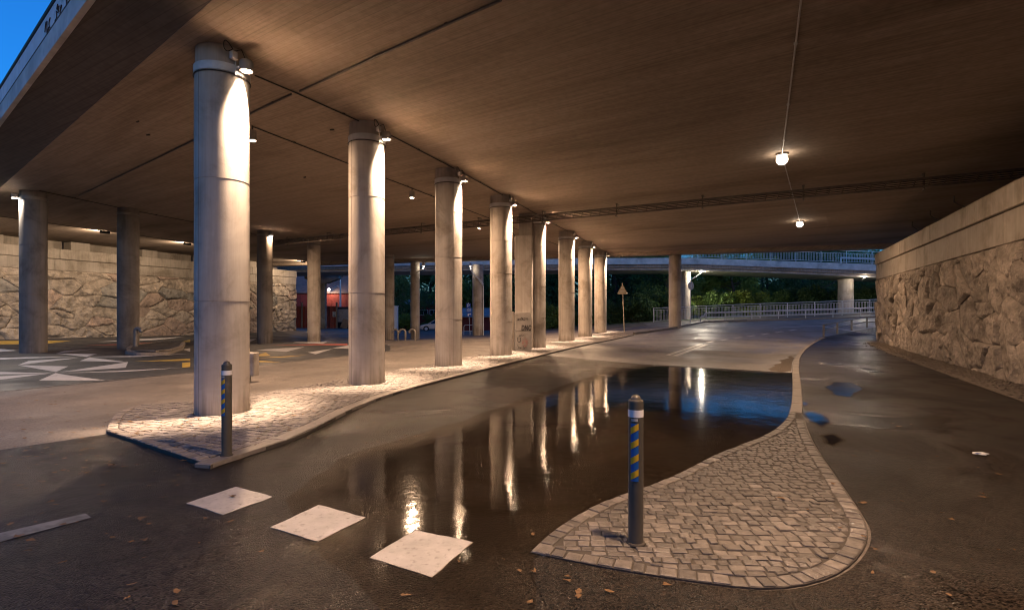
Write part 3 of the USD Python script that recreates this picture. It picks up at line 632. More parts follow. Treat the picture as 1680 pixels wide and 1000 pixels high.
# sloping cantilever and fascia of the near edge, in one profile
def sweep_profile(a, b, n, prof):
    """prof: (offset along n, z) points swept straight from a to b"""
    k = len(prof); v = [[*(a + n * o), z] for o, z in prof] + [[*(b + n * o), z] for o, z in prof]
    f = [(i, (i + 1) % k, k + (i + 1) % k, k + i) for i in range(k)]
    m = trimesh.Trimesh(v, [t for q in f for t in ((q[0], q[1], q[2]), (q[0], q[2], q[3]))], process=False)
    caps = trimesh.creation.triangulate_polygon(Polygon(prof), engine='earcut')
    mb = MB().tm(m)
    pts, tri = caps
    for base, fl in ((a, 1), (b, -1)):
        mb.add([[*(base + n * o), z] for o, z in pts], np.array(tri)[:, ::fl])
    m = mb.mesh(); m.merge_vertices(); trimesh.repair.fix_normals(m); return m
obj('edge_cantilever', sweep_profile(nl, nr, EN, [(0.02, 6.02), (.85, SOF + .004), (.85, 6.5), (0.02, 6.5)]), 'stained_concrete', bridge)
obj('fascia', sweep_profile(nl, nr, EN, [(-0.03, 6.005), (0.05, 6.0), (0.05, 6.34), (-0.03, 6.34)]), 'parapet_concrete', bridge)
L = np.linalg.norm(nr - nl)
for k in range(int(L / 1.6)):
    s0 = k * 1.6
    a, b = nl + ED * (s0 + .012), nl + ED * (s0 + 1.588)
    if b[1] < -12: break
    obj('parapet_panel', sweep_profile(a, b, EN, [(0.03, 6.345), (0.06, 6.345), (0.06, 6.84), (0.03, 6.84)]), 'white_panel', bridge)
obj('handrail', MB().tube([[*(nl + EN * .05), 6.90], [*(nr + EN * .05), 6.90]], 0.045, 8), 'cable_black', bridge)
# downstand beam of the far edge
obj('far_edge_beam', sweep_profile(FL - fn * 1.1, FR - fn * 1.1, fn, [(0, SOF + .003), (0.12, SOF - .24), (1.1, SOF - .24), (1.1, 6.1), (0, 6.1)]), 'deck_concrete', bridge)
obj('far_parapet', sweep_profile(FL - fn * .02, FR - fn * .02, fn, [(0.0, 6.1), (.25, 6.1), (.25, 6.75), (0, 6.75)]), 'parapet_concrete', bridge)

def conduit(name, pts, r=0.016, label=None, mat='conduit_grey', n=6, clips=True):
    t = thing(name, label, 'conduit')
    obj('pipe', MB().tube(pts, r, n), mat, t, True)
    for a, b in zip(pts[:-1], pts[1:]):
        a, b = np.asarray(a), np.asarray(b); d = np.linalg.norm(b - a)
        for s in np.arange(1.2, d, 2.4):
            p = a + (b - a) * s / d
            obj('clip', MB().box((.05, .05, .035), p + [0, 0, .012], frame(a, b)[1]), mat, t)
    return t
zc = SOF - 0.022
def c3(px, py): p = Cp(px, py); return np.array([p[0], p[1], zc])
conduit('ceiling_conduit', [c3(130, 320), c3(320, 228), c3(478, 153)], 0.020, 'dark conduit crossing the soffit left of the nearest floodlit column')
conduit('ceiling_conduit', [c3(492, 148), c3(640, 80), c3(822, -2)], 0.020, 'dark conduit crossing the soffit from the cable junction to the top edge')
Arow = [c3(418, 122), c3(484, 150), c3(640, 220), c3(760, 283), c3(850, 333), c3(900, 362), c3(942, 384), c3(990, 411)]
conduit('cable_line', Arow, 0.012, 'thin black cable linking the tops of the floodlit columns', 'cable_black')
Mrow = [c3(414, 206), c3(600, 279), c3(676, 308), c3(740, 334)]
Mdir = (Mrow[2] - Mrow[0]) / np.linalg.norm(Mrow[2] - Mrow[0])
conduit('cable_line', [Mrow[0], Mrow[2], Mrow[0] + Mdir * 26], 0.013, 'thin dark cable carrying the small can lamps between the column rows', 'cable_black')
conduit('cable_line', [c3(65, 312), c3(211, 343), c3(320, 364), c3(440, 388)], 0.013, 'thin dark cable along the tops of the shaded left columns', 'cable_black')
conduit('cable_line', [c3(0, 354), c3(150, 375), c3(320, 398)], 0.012, 'faint cable on the soffit in front of the left stone wall', 'cable_black')
R1, R2 = c3(1283, 252), c3(1312, 362)
rd = (R2 - R1) / np.linalg.norm(R2 - R1)
R0 = R1 - rd * np.linalg.norm(R2 - R1)
R0 = np.array([1.85, 2.8, zc])
conduit('ceiling_conduit', [R0, c3(1314, 0), c3(1298, 130), R1, R2], 0.014, 'pale conduit feeding the round lamps over the road', 'galvanised')
# cable ladder hung under the deck
lad = thing('cable_ladder', 'long cable ladder hung under the soffit from the left columns to the right wall', 'cable tray')
La, Lb = Cp(450, 398, 5.40), Cp(1690, 283, 5.40)
Ld = (Lb - La) / np.linalg.norm(Lb - La); Ls = np.array([-Ld[1], Ld[0], 0])
for o in (-.12, .12): obj('side_rail', bar(MB(), La + [0, 0, o], Lb + [0, 0, o], .03, .04 if o < 0 else .06), 'tray_steel', lad)
LL = np.linalg.norm(Lb - La)
for s in np.arange(.2, LL, .36): obj('rung', bar(MB(), La + Ld * s + [0, 0, -.11], La + Ld * (s + .07) + [0, 0, .11], .02, .03), 'tray_steel', lad)
for s in np.arange(1.0, LL, 3.1):
    p = La + Ld * s; h = MB()
    bar(h, p + Ls * .05 + [0, 0, -.2], p + Ls * .05 + [0, 0, SOF - La[2]], .05, .03)
    bar(h, p - Ls * .06 + [0, 0, -.19], p + Ls * .2 + [0, 0, -.19], .04, .03); bar(h, p + Ls * .05 + [0, 0, SOF - La[2] - .02], p + Ls * .3 + [0, 0, SOF - La[2] - .02], .08, .03)
    obj('hanger', h, 'tray_steel', lad)
cb = MB()
for k in range(4):
    o = -.09 + k * .055; cb.tube([La + Ls * .03 + Ld * s + [0, 0, o + .008 * math.sin(s * 3 + k)] for s in np.arange(0, LL, .6)], .014, 5)
obj('cables', cb, 'cable_black', lad)

for k, (px, py) in enumerate(((226, 199), (545, 212), (500, 290), (243, 221))):
    p = Cp(px, py); obj('cast_in_fixing', MB().box((.09, .025, .02 + .015 * (k % 3)), (p[0], p[1], SOF - .008), BOARD_ANG + .3 * (k % 2)), 'cable_black', bridge)
# ------------------------------------------------------------------ lamps
def add_light(parent, kind, pos, intensity, color, radius, cone=None, down=True, rot=None):
    path = numbered(str(parent.GetPath()) + '/light')
    l = (UsdLux.DiskLight if kind == 'disk' else UsdLux.SphereLight).Define(stage, path)
    l.CreateRadiusAttr(radius); l.CreateIntensityAttr(intensity * LAMP); l.CreateColorAttr(Gf.Vec3f(*color)); l.CreateNormalizeAttr(True)
    l.AddTranslateOp().Set(Gf.Vec3d(*map(float, pos)))
    if rot is not None: l.AddRotateXYZOp().Set(Gf.Vec3f(*rot))
    if cone:
        s = UsdLux.ShapingAPI.Apply(l.GetPrim()); s.CreateShapingConeAngleAttr(cone[0]); s.CreateShapingConeSoftnessAttr(cone[1])
    return l
emitter('lens_hot', (1.0, 0.80, 0.60), 2.2)
emitter('lens_dim', (1.0, 0.80, 0.60), 1.2)
emitter('lens_spot', (1.0, 0.78, 0.56), 11.0)
emitter('lens_soft', (1.0, 0.80, 0.60), 4.0)
emitter('lens_white', (1.0, 0.93, 0.85), 6.0)

SPOT_I = 3900.0
ROWN = np.array([0.93, -0.37])
def ring_r(z, joints, r, g=0.010):
    return r
def shaft(r, z0, z1, joints, n=64):
    prof = [(0.001, z0), (r, z0)]
    for j in joints: prof += [(r, j - .008), (r - .006, j - .003), (r - .006, j + .003), (r + .002, j + .008)]
    prof += [(r, z1 - .30), (r - .012, z1 - .27), (r - .012, z1), (0.001, z1)]
    return MB().lathe(prof, n)
A_JOINTS = [(1.75, 3.62), (1.98, 4.05), (1.35, 3.12, 4.4), (1.2, 2.9, 4.05), (1.3, 2.6, 4.3), (1.15, 2.5, 4.2), (1.25, 2.75, 4.0), (1.1, 2.9)]
for k, c in enumerate(COL_A):
    r = [.385, .385, .39, .395, .40, .41, .41, .42][k]
    zb = hz(*c) + LZ - .03
    lab = {0: 'nearest and largest floodlit round concrete column, behind the left bollard', 1: 'second floodlit round concrete column, on the paving where its kerb bends', 2: 'third floodlit column, just left of the fourth and nearer, pale car beyond it',
           3: 'fourth floodlit column, directly left of the graffiti-tagged concrete box', 4: 'fifth floodlit column, half hidden behind the square concrete casing', 5: 'sixth floodlit column, first beyond the square concrete casing',
           6: 'seventh floodlit column, between the sixth and the smallest last one', 7: 'last and smallest floodlit column, left of the triangular road sign'}[k]
    t = thing('round_column', lab, 'column', 'floodlit columns beside the road', (c[0], c[1], 0))
    obj('shaft', shaft(r, zb, SOF - .002, [zb + j for j in A_JOINTS[k]]), 'column_concrete', t, 30)
    sa = math.atan2(-c[1], -c[0]) - [.95, 1.0, -.35, .9, .8, .5, .9, .6][k]
    obj('form_seam', bar(MB(), [(r + .0005) * math.cos(sa), (r + .0005) * math.sin(sa), zb], [(r + .0005) * math.cos(sa), (r + .0005) * math.sin(sa), SOF - .32], .006, .006), 'column_dark', t)
    zt = SOF - .30
    obj('clamp_band', MB().lathe([(r - .02, zt - .10), (r + .012, zt - .10), (r + .014, zt + .02), (r - .02, zt + .02)], 64), 'galvanised', t, 30)
    obj('cable_ring', MB().tube([[(r + .012) * math.cos(a), (r + .012) * math.sin(a), zt - .125] for a in np.linspace(0, 2 * np.pi, 40)], .010, 5), 'cable_black', t, True)
    d = ROWN if k else np.array([.93, -.37]); d = d / np.linalg.norm(d); s = np.array([-d[1], d[0]])
    yaw = math.atan2(d[1], d[0])
    fx = d * (r + .13)
    hood = MB().lathe([(.001, zt + .11), (.085, zt + .10), (.10, zt + .07), (.10, zt - .06), (.086, zt - .06), (.082, zt + .03), (.001, zt + .03)], 24, (fx[0], fx[1], 0))
    fl = obj('floodlight', hood, 'lamp_housing', t, 30)
    obj('bracket', bar(bar(MB(), [*(d * (r - .01) + s * .09), zt - .02], [*(fx + s * .075), zt - .02], .012, .04), [*(d * (r - .01) - s * .09), zt - .02], [*(fx - s * .075), zt - .02], .012, .04), 'galvanised', fl)
    obj('lens', MB().lathe([(.001, zt + .012), (.07, zt + .012), (.07, zt + .026), (.001, zt + .026)], 20, (fx[0], fx[1], 0)), 'lens_spot', fl)
    jb = d * (r + .045) + s * (-.16)
    obj('junction_box', rbox((.07, .10, .12), (*jb, zt + .13), .008, yaw), 'galvanised', t)
    obj('strap', bar(MB(), [*(d * (r + .018) - s * .1), zt - .14], [*(d * (r + .018) - s * .1), zt + .16], .03, .008), 'galvanised', t)
    ang = np.linspace(0, 1, 18)
    loop = [np.array([*(jb * (1.04) + s * (-.02 - .16 * math.sin(math.pi * u))), zt + .18 + .075 * math.sin(2 * math.pi * u) + .03]) for u in ang]
    obj('cable_loop', MB().tube(loop, .008, 5), 'cable_black', t, True)
    obj('cable_tail', MB().tube([[*(jb), zt + .19], [*(jb + d * .05 + s * .1), zt + .25], [*(fx * .98), zt + .10]], .008, 5), 'cable_black', t, True)
    tilt = -9.0
    add_light(t, 'sphere', (fx[0], fx[1], zt - .03), SPOT_I * .92, SPOTC, .075, cone=(22.0, 1.0), rot=(0.0, 9.0, math.degrees(yaw)))

COLB_PX = [(55, 17.8), (210.5, 20.7), (434.5, 26.5), (515, 30.3), (638.5, 37.8), (681, 41.3)]
BL = ['leftmost round concrete column in shade, small lamp at its top left', 'shaded round concrete column beside the low kerbed platform and bent pipe', 'shaded round column with a bright lamp at its top right', 'shaded round column in front of the red corrugated panel',
      'thin distant round column just right of the second floodlit column', 'thin distant round column beside the bike hoops and pale car']
lampB = {0: -1, 2: 1}
for k, (px, Y) in enumerate(COLB_PX):
    c = np.array([(px - 840) / FPX * Y, Y]); r = .365; zb = hz(*c) - .03
    t = thing('round_column', BL[k], 'column', 'shaded columns on the left', (c[0], c[1], 0))
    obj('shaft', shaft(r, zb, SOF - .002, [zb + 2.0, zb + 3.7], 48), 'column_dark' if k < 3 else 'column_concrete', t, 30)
    zt = SOF - .2
    obj('clamp_band', MB().lathe([(r - .02, zt - .09), (r + .013, zt - .09), (r + .013, zt), (r - .02, zt)], 48), 'steel_dull', t, 30)
    if k in lampB:
        vd = c / np.linalg.norm(c); rt = np.array([vd[1], -vd[0]]); d = rt * lampB[k]; yaw = math.atan2(d[1], d[0]); fx = d * (r + .10) - vd * .05
        if k == 2: fx = d * (r - .06) - vd * .30
        fl = obj('floodlight', rbox((.18, .13, .15), (fx[0], fx[1], zt), .02, yaw), 'lamp_housing', t)
        obj('lens', rbox((.14, .1, .03), (fx[0], fx[1], zt - .088), .01, yaw), 'lens_white', fl)
        add_light(t, 'disk', (fx[0], fx[1], zt - .115), 90.0, (1.0, .86, .70) if k == 0 else WARM, .06)

# small can lamps hung between the rows
for k, (p, lab) in enumerate(((Mrow[0], 'small hanging can lamp seen just right of the nearest column'), (Mrow[2], 'small hanging can lamp between the second and third floodlit columns'))):
    t = thing('can_lamp', lab, 'lamp', 'can lamps on the middle cable', (p[0], p[1], 0))
    obj('stem', MB().cyl([0, 0, SOF - .12], [0, 0, SOF], .012, 8), 'cable_black', t)
    obj('can', MB().lathe([(.001, SOF - .10), (.085, SOF - .11), (.09, SOF - .33), (.078, SOF - .33), (.075, SOF - .29), (.001, SOF - .29)], 24), 'lamp_housing', t, 30)
    obj('lens', MB().lathe([(.001, SOF - .30), (.07, SOF - .30), (.06, SOF - .345), (.001, SOF - .36)][::-1], 20), 'lens_soft', t, 30)
    add_light(t, 'disk', (0, 0, SOF - .37), 220.0, WARM, .06)
# the can lamps further along the same cable, hidden by columns from here
for s in (12.6, 18.9, 25.0):
    p = Mrow[0] + Mdir * s
    t = thing('can_lamp', {12.6: 'can lamp on the middle cable hidden behind the third column', 18.9: 'can lamp on the middle cable hidden behind the fourth column', 25.0: 'can lamp on the middle cable hidden behind the square casing'}[s], 'lamp', 'hidden can lamps on the middle cable', (p[0], p[1], 0))
    obj('can', MB().lathe([(.001, SOF - .10), (.085, SOF - .11), (.09, SOF - .33), (.078, SOF - .33), (.075, SOF - .29), (.001, SOF - .29)], 24), 'lamp_housing', t, 30)
    obj('lens', MB().lathe([(.001, SOF - .30), (.07, SOF - .30), (.06, SOF - .345), (.001, SOF - .36)][::-1], 20), 'lens_soft', t, 30)
    add_light(t, 'disk', (0, 0, SOF - .37), 220.0, WARM, .06)
# round lamps over the road
for k, (p, lab) in enumerate(((R1, 'large glowing round lamp on the soffit over the road, the nearer one'), (R2, 'smaller glowing round lamp on the soffit, farther along the road'), (R0, 'round lamp on the soffit above the viewer, out of sight'))):
    t = thing('round_lamp', lab, 'lamp', 'round lamps over the road', (p[0], p[1], 0))
    obj('ceiling_plate', MB().lathe([(.001, SOF - .05), (.15, SOF - .05), (.16, SOF - .002), (.001, SOF - .002)], 28), 'lamp_housing', t, 30)
    obj('globe', MB().lathe([(.001, SOF - .291)] + [(.14 * math.cos(a), SOF - .16 + .13 * math.sin(a)) for a in np.linspace(-1.45, 1.1, 12)] + [(.06, SOF - .05)], 28), 'lens_hot', t, True)
    add_light(t, 'disk', (0, 0, SOF - .34), [105.0, 105.0, 210.0][k], WARM, .12)

# ------------------------------------------------------------------ rubble walls
def fine_stone(poly, res, amp, seed, depth):
    """a rock-faced stone in wall coordinates (s, t, out)"""
    r = np.random.default_rng(seed)
    pl = poly.buffer(-.006).buffer(-.018).buffer(.018, quad_segs=2)
    if pl.is_empty or pl.geom_type != 'Polygon' or pl.area < .004: return None
    pl = pl.simplify(.004)
    b = np.array(pl.segmentize(res).exterior.coords)[:-1]
    mn, mx = b.min(0), b.max(0)
    g = np.stack(np.meshgrid(np.arange(mn[0], mx[0], res), np.arange(mn[1], mx[1], res)), -1).reshape(-1, 2) + r.uniform(-.3, .3, (1, 2)) * res
    g = g + r.normal(0, res * .18, g.shape)
    ins = shapely.contains_xy(pl.buffer(-res * .45), g[:, 0], g[:, 1]); g = g[ins]
    p = np.vstack([b, g]); nb = len(b)
    tri = Delaunay(p).simplices; cen = p[tri].mean(1); tri = tri[shapely.contains_xy(pl.buffer(1e-4), cen[:, 0], cen[:, 1])]
    e1, e2 = p[tri[:, 1]] - p[tri[:, 0]], p[tri[:, 2]] - p[tri[:, 0]]; neg = e1[:, 0] * e2[:, 1] - e1[:, 1] * e2[:, 0] < 0; tri[neg] = tri[neg][:, ::-1]
    dist = shapely.distance(shapely.points(p), pl.exterior); size = math.sqrt(pl.area)
    o = np.array(pl.centroid.coords[0])
    rise = np.clip(dist / (.05 * size + .02), 0, 1) ** .7
    q = np.c_[p * 2.3, np.full(len(p), seed * 1.7)]
    facet = np.abs(meshkit.fbm(q * 1.1, 3, 3) - .5) * 2
    rough = meshkit.fbm(q * 3.1, 4, 9) - .5
    ang = r.uniform(0, 2 * np.pi); tl = r.uniform(.05, .28)
    out = depth * .35 + r.uniform(-.25, .25) * depth + rise * (depth * .30 + amp * (.5 - 1.5 * facet) + amp * 1.1 * rough + .6 * tl * ((p - o) @ [math.cos(ang), math.sin(ang)])) + amp * .25 * rough
    # split faces: step some part of the stone back along a line
    if r.random() < .6:
        a2 = r.uniform(0, 2 * np.pi); lim = r.uniform(-.1, .25) * size
        out -= np.clip(((p - o) @ [math.cos(a2), math.sin(a2)] - lim) * 6, 0, 1) * amp * r.uniform(.5, 1.2)
    v = np.vstack([np.c_[p, np.maximum(out, 0.0)], np.c_[b, np.full(nb, -.12)]])
    n0 = len(p); sk = [(j + n0, (j + 1) % nb + n0, (j + 1) % nb) for j in range(nb)] + [(j + n0, (j + 1) % nb, j) for j in range(nb)]
    return v, np.vstack([tri, np.array(sk)])
def rubble_cells(length, height, du, dv, seed, jit=.42, merge=0.4):
    r = np.random.default_rng(seed); pts = []
    v, row = -dv, 0
    while v < height + dv:
        u = -du + (row % 2) * du / 2
        while u < length + du:
            pts.append((u + r.normal(0, jit) * du, v + r.normal(0, jit) * dv)); u += du * r.uniform(.6, 1.5)
        v += dv; row += 1
    pts = np.array(pts); box_ = sbox(0, 0, length, height)
    sc = np.array([1, du / dv]); vor = Voronoi(pts * sc); out = []
    for k, reg in enumerate(vor.point_region):
        idx = vor.regions[reg]
        if -1 in idx or not idx: continue
        g = Polygon(vor.vertices[idx] / sc).intersection(box_)
        if g.geom_type == 'Polygon' and g.area > .012: out.append(g)
    # some neighbours are one larger, less regular stone
    tree_, gone, res_ = shapely.STRtree(out), set(), []
    for k, g in enumerate(out):
        if k in gone: continue
        if r.random() < merge:
            for j in tree_.query(g, predicate='touches'):
                if j not in gone and j > k and g.intersection(out[j]).length > .35 * math.sqrt(min(g.area, out[j].area)):
                    u = unary_union([g.buffer(1e-4), out[j].buffer(1e-4)])
                    if u.geom_type == 'Polygon': g = u; gone.add(j); break
        res_.append(g)
    return res_
def rubble_wall(name, label, p0, p1, base, tops, du, dv, res, amp, depth, seed, thick, mats, back=1):
    """p0 -> p1 along the foot; the face looks to the left of that direction if back = 1, else right. tops: stone top, band top, cap top"""
    t = thing(name, label, 'wall')
    p0, p1 = np.asarray(p0, float), np.asarray(p1, float); Lw = np.linalg.norm(p1 - p0); d = (p1 - p0) / Lw; n = np.array([-d[1], d[0]]) * back
    zb = base - .35
    def world(v):
        v = np.asarray(v); return np.c_[p0 + np.outer(v[:, 0], d) + np.outer(v[:, 2], n), v[:, 1]]
    def blk(name, s0, s1, o0, o1, z0, z1, mat, r=.012):
        m = rbox((s1 - s0, o1 - o0, z1 - z0), (0, 0, 0), r, math.atan2(d[1], d[0]))
        c = p0 + d * (s0 + s1) / 2 + n * (o0 + o1) / 2; m.apply_translation([*c, (z0 + z1) / 2]); return obj(name, m, mat, t)
    blk('core', .02, Lw - .02, -thick, -.06, zb, tops[2] - .5, 'mortar', .001)
    r = np.random.default_rng(seed)
    for k, g in enumerate(rubble_cells(Lw, tops[0] - zb, du, dv, seed)):
        m = fine_stone(g, res, amp, seed * 1000 + k, depth)
        if m is None: continue
        v, f = m; v = v + [0, zb, 0]; w = world(v)
        if back < 0: f = f[:, ::-1]
        mat = mats[int(r.choice(len(mats), p=[.66, .2, .14]))]
        obj('stone', (w, f), mat, t)
    s = 0.0
    while s < Lw - .05:
        e = min(Lw, s + r.uniform(3.2, 4.4)); blk('band_block', s + .006, e - .006, -.5, .07, tops[0] + .004, tops[1] - .012, 'wall_concrete'); s = e
    s = 0.0
    while s < Lw - .05:
        e = min(Lw, s + r.uniform(4.2, 5.6)); blk('cap_block', s + .005, e - .005, -thick - .3, .13, tops[1] + .012, tops[2], 'wall_concrete', .02); s = e
    return t, d, n, blk
wr, d_, n_, blk = rubble_wall('stone_wall', 'rough brown rubble wall with concrete capping on the right of the footpath', w0, wall_far, .0, (3.18, 3.93, 4.5), .98, .74, .05, .07, .12, 41, 1.2, ['rubble_dark', 'rubble_dark', 'rubble_dark'])
# the end of the wall, turned away to the right
p_end = wall_far; d_r = np.array([WD[1], -WD[0]])
k_ = 0
for g in rubble_cells(1.9, 3.5, .7, .55, 77):
    m = fine_stone(g, .07, .08, 7000 + k_, .10); k_ += 1
    if m is None: continue
    v, f = m; v = v + [0, -.35, 0]
    w = np.c_[p_end + WD * .03 + np.outer(v[:, 0], d_r) + np.outer(v[:, 2], WD), v[:, 1]]
    obj('stone', (w, f[:, ::-1]), 'rubble_dark', wr)
Lw = np.linalg.norm(wall_far - w0)
ab = thing('abutment', 'dark concrete bridge seat above the right stone wall with short bearing blocks', 'bridge seat')
yawW = math.atan2(WD[1], WD[0])
def wblk(name, s, o, L_, W_, z0, z1, mat, parent, r=.015):
    m = rbox((L_, W_, z1 - z0), (0, 0, 0), r, yawW); c = wall_far - WD * s - WN * o; m.apply_translation([*c, (z0 + z1) / 2]); return obj(name, m, mat, parent)
wblk('back_wall', 18.5, 3.4, 37, .4, 3.5, SOF - .003, 'wall_concrete', ab)
wblk('seat_slab', 18.5, 2.3, 37, 2.0, 3.9, 4.47, 'wall_concrete', ab)
wblk('end_beam', 18.5, 2.5, 37, 1.3, 5.12, SOF - .006, 'deck_concrete', ab)
for s in (1.2, 3.4, 12.0, 16.5, 22.0): wblk('bearing_block', s, 1.7, .5, .5, 4.475, 5.06, 'wall_concrete', ab)
for s in (2.6, 5.6, 8.6):
    q = wall_far - WD * s - WN * .9
    obj('drain_pipe', MB().tube([[*q, SOF], [*q, SOF - .22], [*(q - WD * .35 - WN * .25), SOF - .5], [*(q - WD * .4 - WN * .6), SOF - .55]], .025, 6), 'conduit_grey', ab, True)

lw0, lw1 = np.array([-26.5, 26.8]) - np.array([.356, .934]) * 16, np.array([-19.2, 46.0])
wl_, d2, n2, blk2 = rubble_wall('stone_wall', 'long pale rubble wall with concrete capping behind the left columns', lw1, lw0, .0, (3.88, 4.50, 5.08), 1.15, .66, .085, .10, .15, 43, 1.2, ['rubble', 'rubble_pink', 'rubble_grey'], back=1)
k_ = 0
for g in rubble_cells(2.2, 4.2, .8, .6, 78):
    m = fine_stone(g, .12, .08, 8000 + k_, .10); k_ += 1
    if m is None: continue
    v, f = m; v = v + [0, -.35, 0]
    w = np.c_[lw1 - d2 * .03 - np.outer(v[:, 0], n2) - np.outer(v[:, 2], d2), v[:, 1]]
    obj('stone', (w, f), 'rubble', wl_)
ab2 = thing('abutment', 'concrete bridge seat above the left stone wall with square bearing blocks', 'bridge seat')
yawL = math.atan2(d2[1], d2[0]); LwL = np.linalg.norm(lw1 - lw0)
def lblk(name, s, o, L_, W_, z0, z1, mat, r=.015):
    m = rbox((L_, W_, z1 - z0), (0, 0, 0), r, yawL); c = lw1 + d2 * s - n2 * o; m.apply_translation([*c, (z0 + z1) / 2]); return obj(name, m, mat, ab2)
lblk('seat_slab', LwL / 2, 2.2, LwL, 2.2, 4.5, 5.05, 'wall_concrete')
for k in range(9): lblk('back_panel', 2.1 + k * 4.1, 1.75, 3.2, .3, 5.055, SOF - .004, 'wall_concrete')
for k in range(9): lblk('bearing_block', 4.15 + k * 4.1, 1.05, 1.0, .7, 5.055, SOF - .05, 'wall_concrete')
# lamps that wash the left wall
for k, (px, py) in enumerate(((172, 382), (307, 401), (497, 430), (-60, 352))):
    p = Cp(px, py, SOF - .15)
    labs = ['small black lamp under the soffit lighting the left wall, left one', 'small black lamp under the soffit lighting the left wall, beside the nearest column', 'small black lamp under the soffit near the end of the left wall', 'small black wall-washing lamp beyond the left edge']
    t = thing('wall_washer_lamp', labs[k], 'lamp', 'lamps washing the left wall', (p[0], p[1], 0))
    obj('housing', rbox((.42, .16, .13), (0, 0, SOF - .115), .02, yawL), 'cable_black', t)
    nn = -n2
    obj('lens', rbox((.36, .012, .09), (-nn[0] * -.087, -nn[1] * -.087, SOF - .115), .003, yawL), 'lens_dim', t)
    q = nn * .13
    add_light(t, 'disk', (q[0] * 0 + n2[0] * -.14, n2[1] * -.14, SOF - .16), 76.0, (1.0, 0.73, 0.49), .08, rot=(58.0, 0.0, math.degrees(math.atan2(-n2[1], -n2[0])) - 90))

# ------------------------------------------------------------------ the second, curving bridge behind
b2 = thing('ramp_bridge', 'curved concrete ramp bridge behind the main deck, blue evening light on its edge', 'bridge')
cx = [(-60, 57), (-25, 52.5), (0, 49.5), (16, 47.8), (32, 45.8), (46, 45.5), (64, 47)]
from scipy.interpolate import CubicSpline
_t = np.arange(len(cx)); _cs = CubicSpline(_t, np.array(cx, float)); _q = _cs(np.linspace(0, len(cx) - 1, 90))
zt_ = np.interp(_q[:, 0], [-60, 0, 16, 32, 64], [6.25, 6.25, 6.15, 5.35, 4.1])
def strip(off0, z0, off1, z1):
    """a closed strip section swept along the ramp: rectangle between two offsets and two heights relative to the parapet top"""
    T = np.gradient(_q, axis=0); T /= np.linalg.norm(T, axis=1, keepdims=True); N = np.c_[T[:, 1], -T[:, 0]]  # N points to the viewer
    rings = []
    for o, z in ((off0, z0), (off1, z0), (off1, z1), (off0, z1)): rings.append(np.c_[_q + N * o, zt_ + z])
    v = np.vstack(rings); n = len(_q); f = []
    for k in range(4):
        a, b = k * n, ((k + 1) % 4) * n
        for i in range(n - 1): f += [(a + i, b + i, b + i + 1), (a + i, b + i + 1, a + i + 1)]
    m = trimesh.Trimesh(v, f, process=False); trimesh.repair.fix_normals(m); return m
obj('deck', strip(-3.2, -1.0, 2.6, -.25), 'parapet_concrete', b2)
obj('edge_fascia', strip(2.61, -.55, 3.0, 0.0), 'parapet_concrete', b2)
obj('edge_underside', strip(2.0, -.82, 2.85, -.56), 'deck_concrete', b2)
obj('far_fascia', strip(-3.5, -.55, -3.21, 0.0), 'parapet_concrete', b2)
T_ = np.gradient(_q, axis=0); T_ /= np.linalg.norm(T_, axis=1, keepdims=True); N_ = np.c_[T_[:, 1], -T_[:, 0]]
LR = LineString(_q + N_ * 2.8); zr = lambda s: float(np.interp(LR.interpolate(s).x, _q[:, 0], zt_))
rl = thing('bridge_railing', 'pale steel bar railing along the top edge of the curved ramp bridge', 'railing')
s_lo, s_hi = LR.project(Point(14, 44)), LR.project(Point(46, 42))
P_ = lambda s, z: [*LR.interpolate(s).coords[0], zr(s) + z]
for z, r in ((1.05, .03), (.82, .018), (.12, .018)): obj('rail', MB().tube([P_(s, z) for s in np.arange(s_lo, s_hi, 1.0)], r, 6), 'galvanised', rl, True)
for s in np.arange(s_lo, s_hi, 2.0): obj('post', MB().cyl(P_(s, 0), P_(s, 1.05), .03, 6), 'galvanised', rl)
for s in np.arange(s_lo, s_hi, .125)[:290]: obj('baluster', bar(MB(), P_(s, .12), P_(s, .82), .016, .016), 'galvanised', rl)
gr2 = thing('guard_rail', 'steel guard rail on the curved ramp bridge behind its railing', 'guard rail')
LR2 = LineString(_q + N_ * 1.9)
obj('beam', MB().tube([[*LR2.interpolate(s).coords[0], zr(s) + .55] for s in np.arange(s_lo + 14, s_hi, 1.0)], .08, 6), 'galvanised', gr2)
for s in np.arange(s_lo + 14, s_hi, 3.0): obj('post', MB().cyl([*LR2.interpolate(s).coords[0], zr(s) - .25], [*LR2.interpolate(s).coords[0], zr(s) + .55], .05, 6), 'galvanised', gr2)
# piers of the far edge and of the ramp
for px, Y, r, zt, lab in ((1107.5, 36.0, .42, SOF - .245, 'round concrete pier under the far deck edge, at the left end of the fence'), (1125, 47.5, .45, 5.18, 'round concrete pier just behind and right of the far-edge pier'),
                          (1387.5, 45.5, .60, 4.34, 'thick round pier under the curved ramp bridge at the far right'), (784, 43.0, .46, SOF - .3, 'pale pier with a bracket lamp, beside the blue parking signs')):
    x = (px - 840) / FPX * Y; zb = hz(x, Y) - .1
    t = thing('bridge_pier', lab, 'column', 'piers beyond the deck', (x, Y, 0))
    obj('shaft', MB().lathe([(.001, zb), (r, zb), (r, zb + 2.1), (r - .01, zb + 2.11), (r - .01, zb + 2.13), (r, zb + 2.14), (r, zt), (.001, zt)], 40), 'column_concrete', t, 30)
    if px == 784: obj('downpipe', MB().tube([[r + .02, -.25, zb], [r + .02, -.25, 3.6], [.1, -.5, 4.1], [-.35, -.6, 4.6]], .05, 6), 'galvanised', t, True)
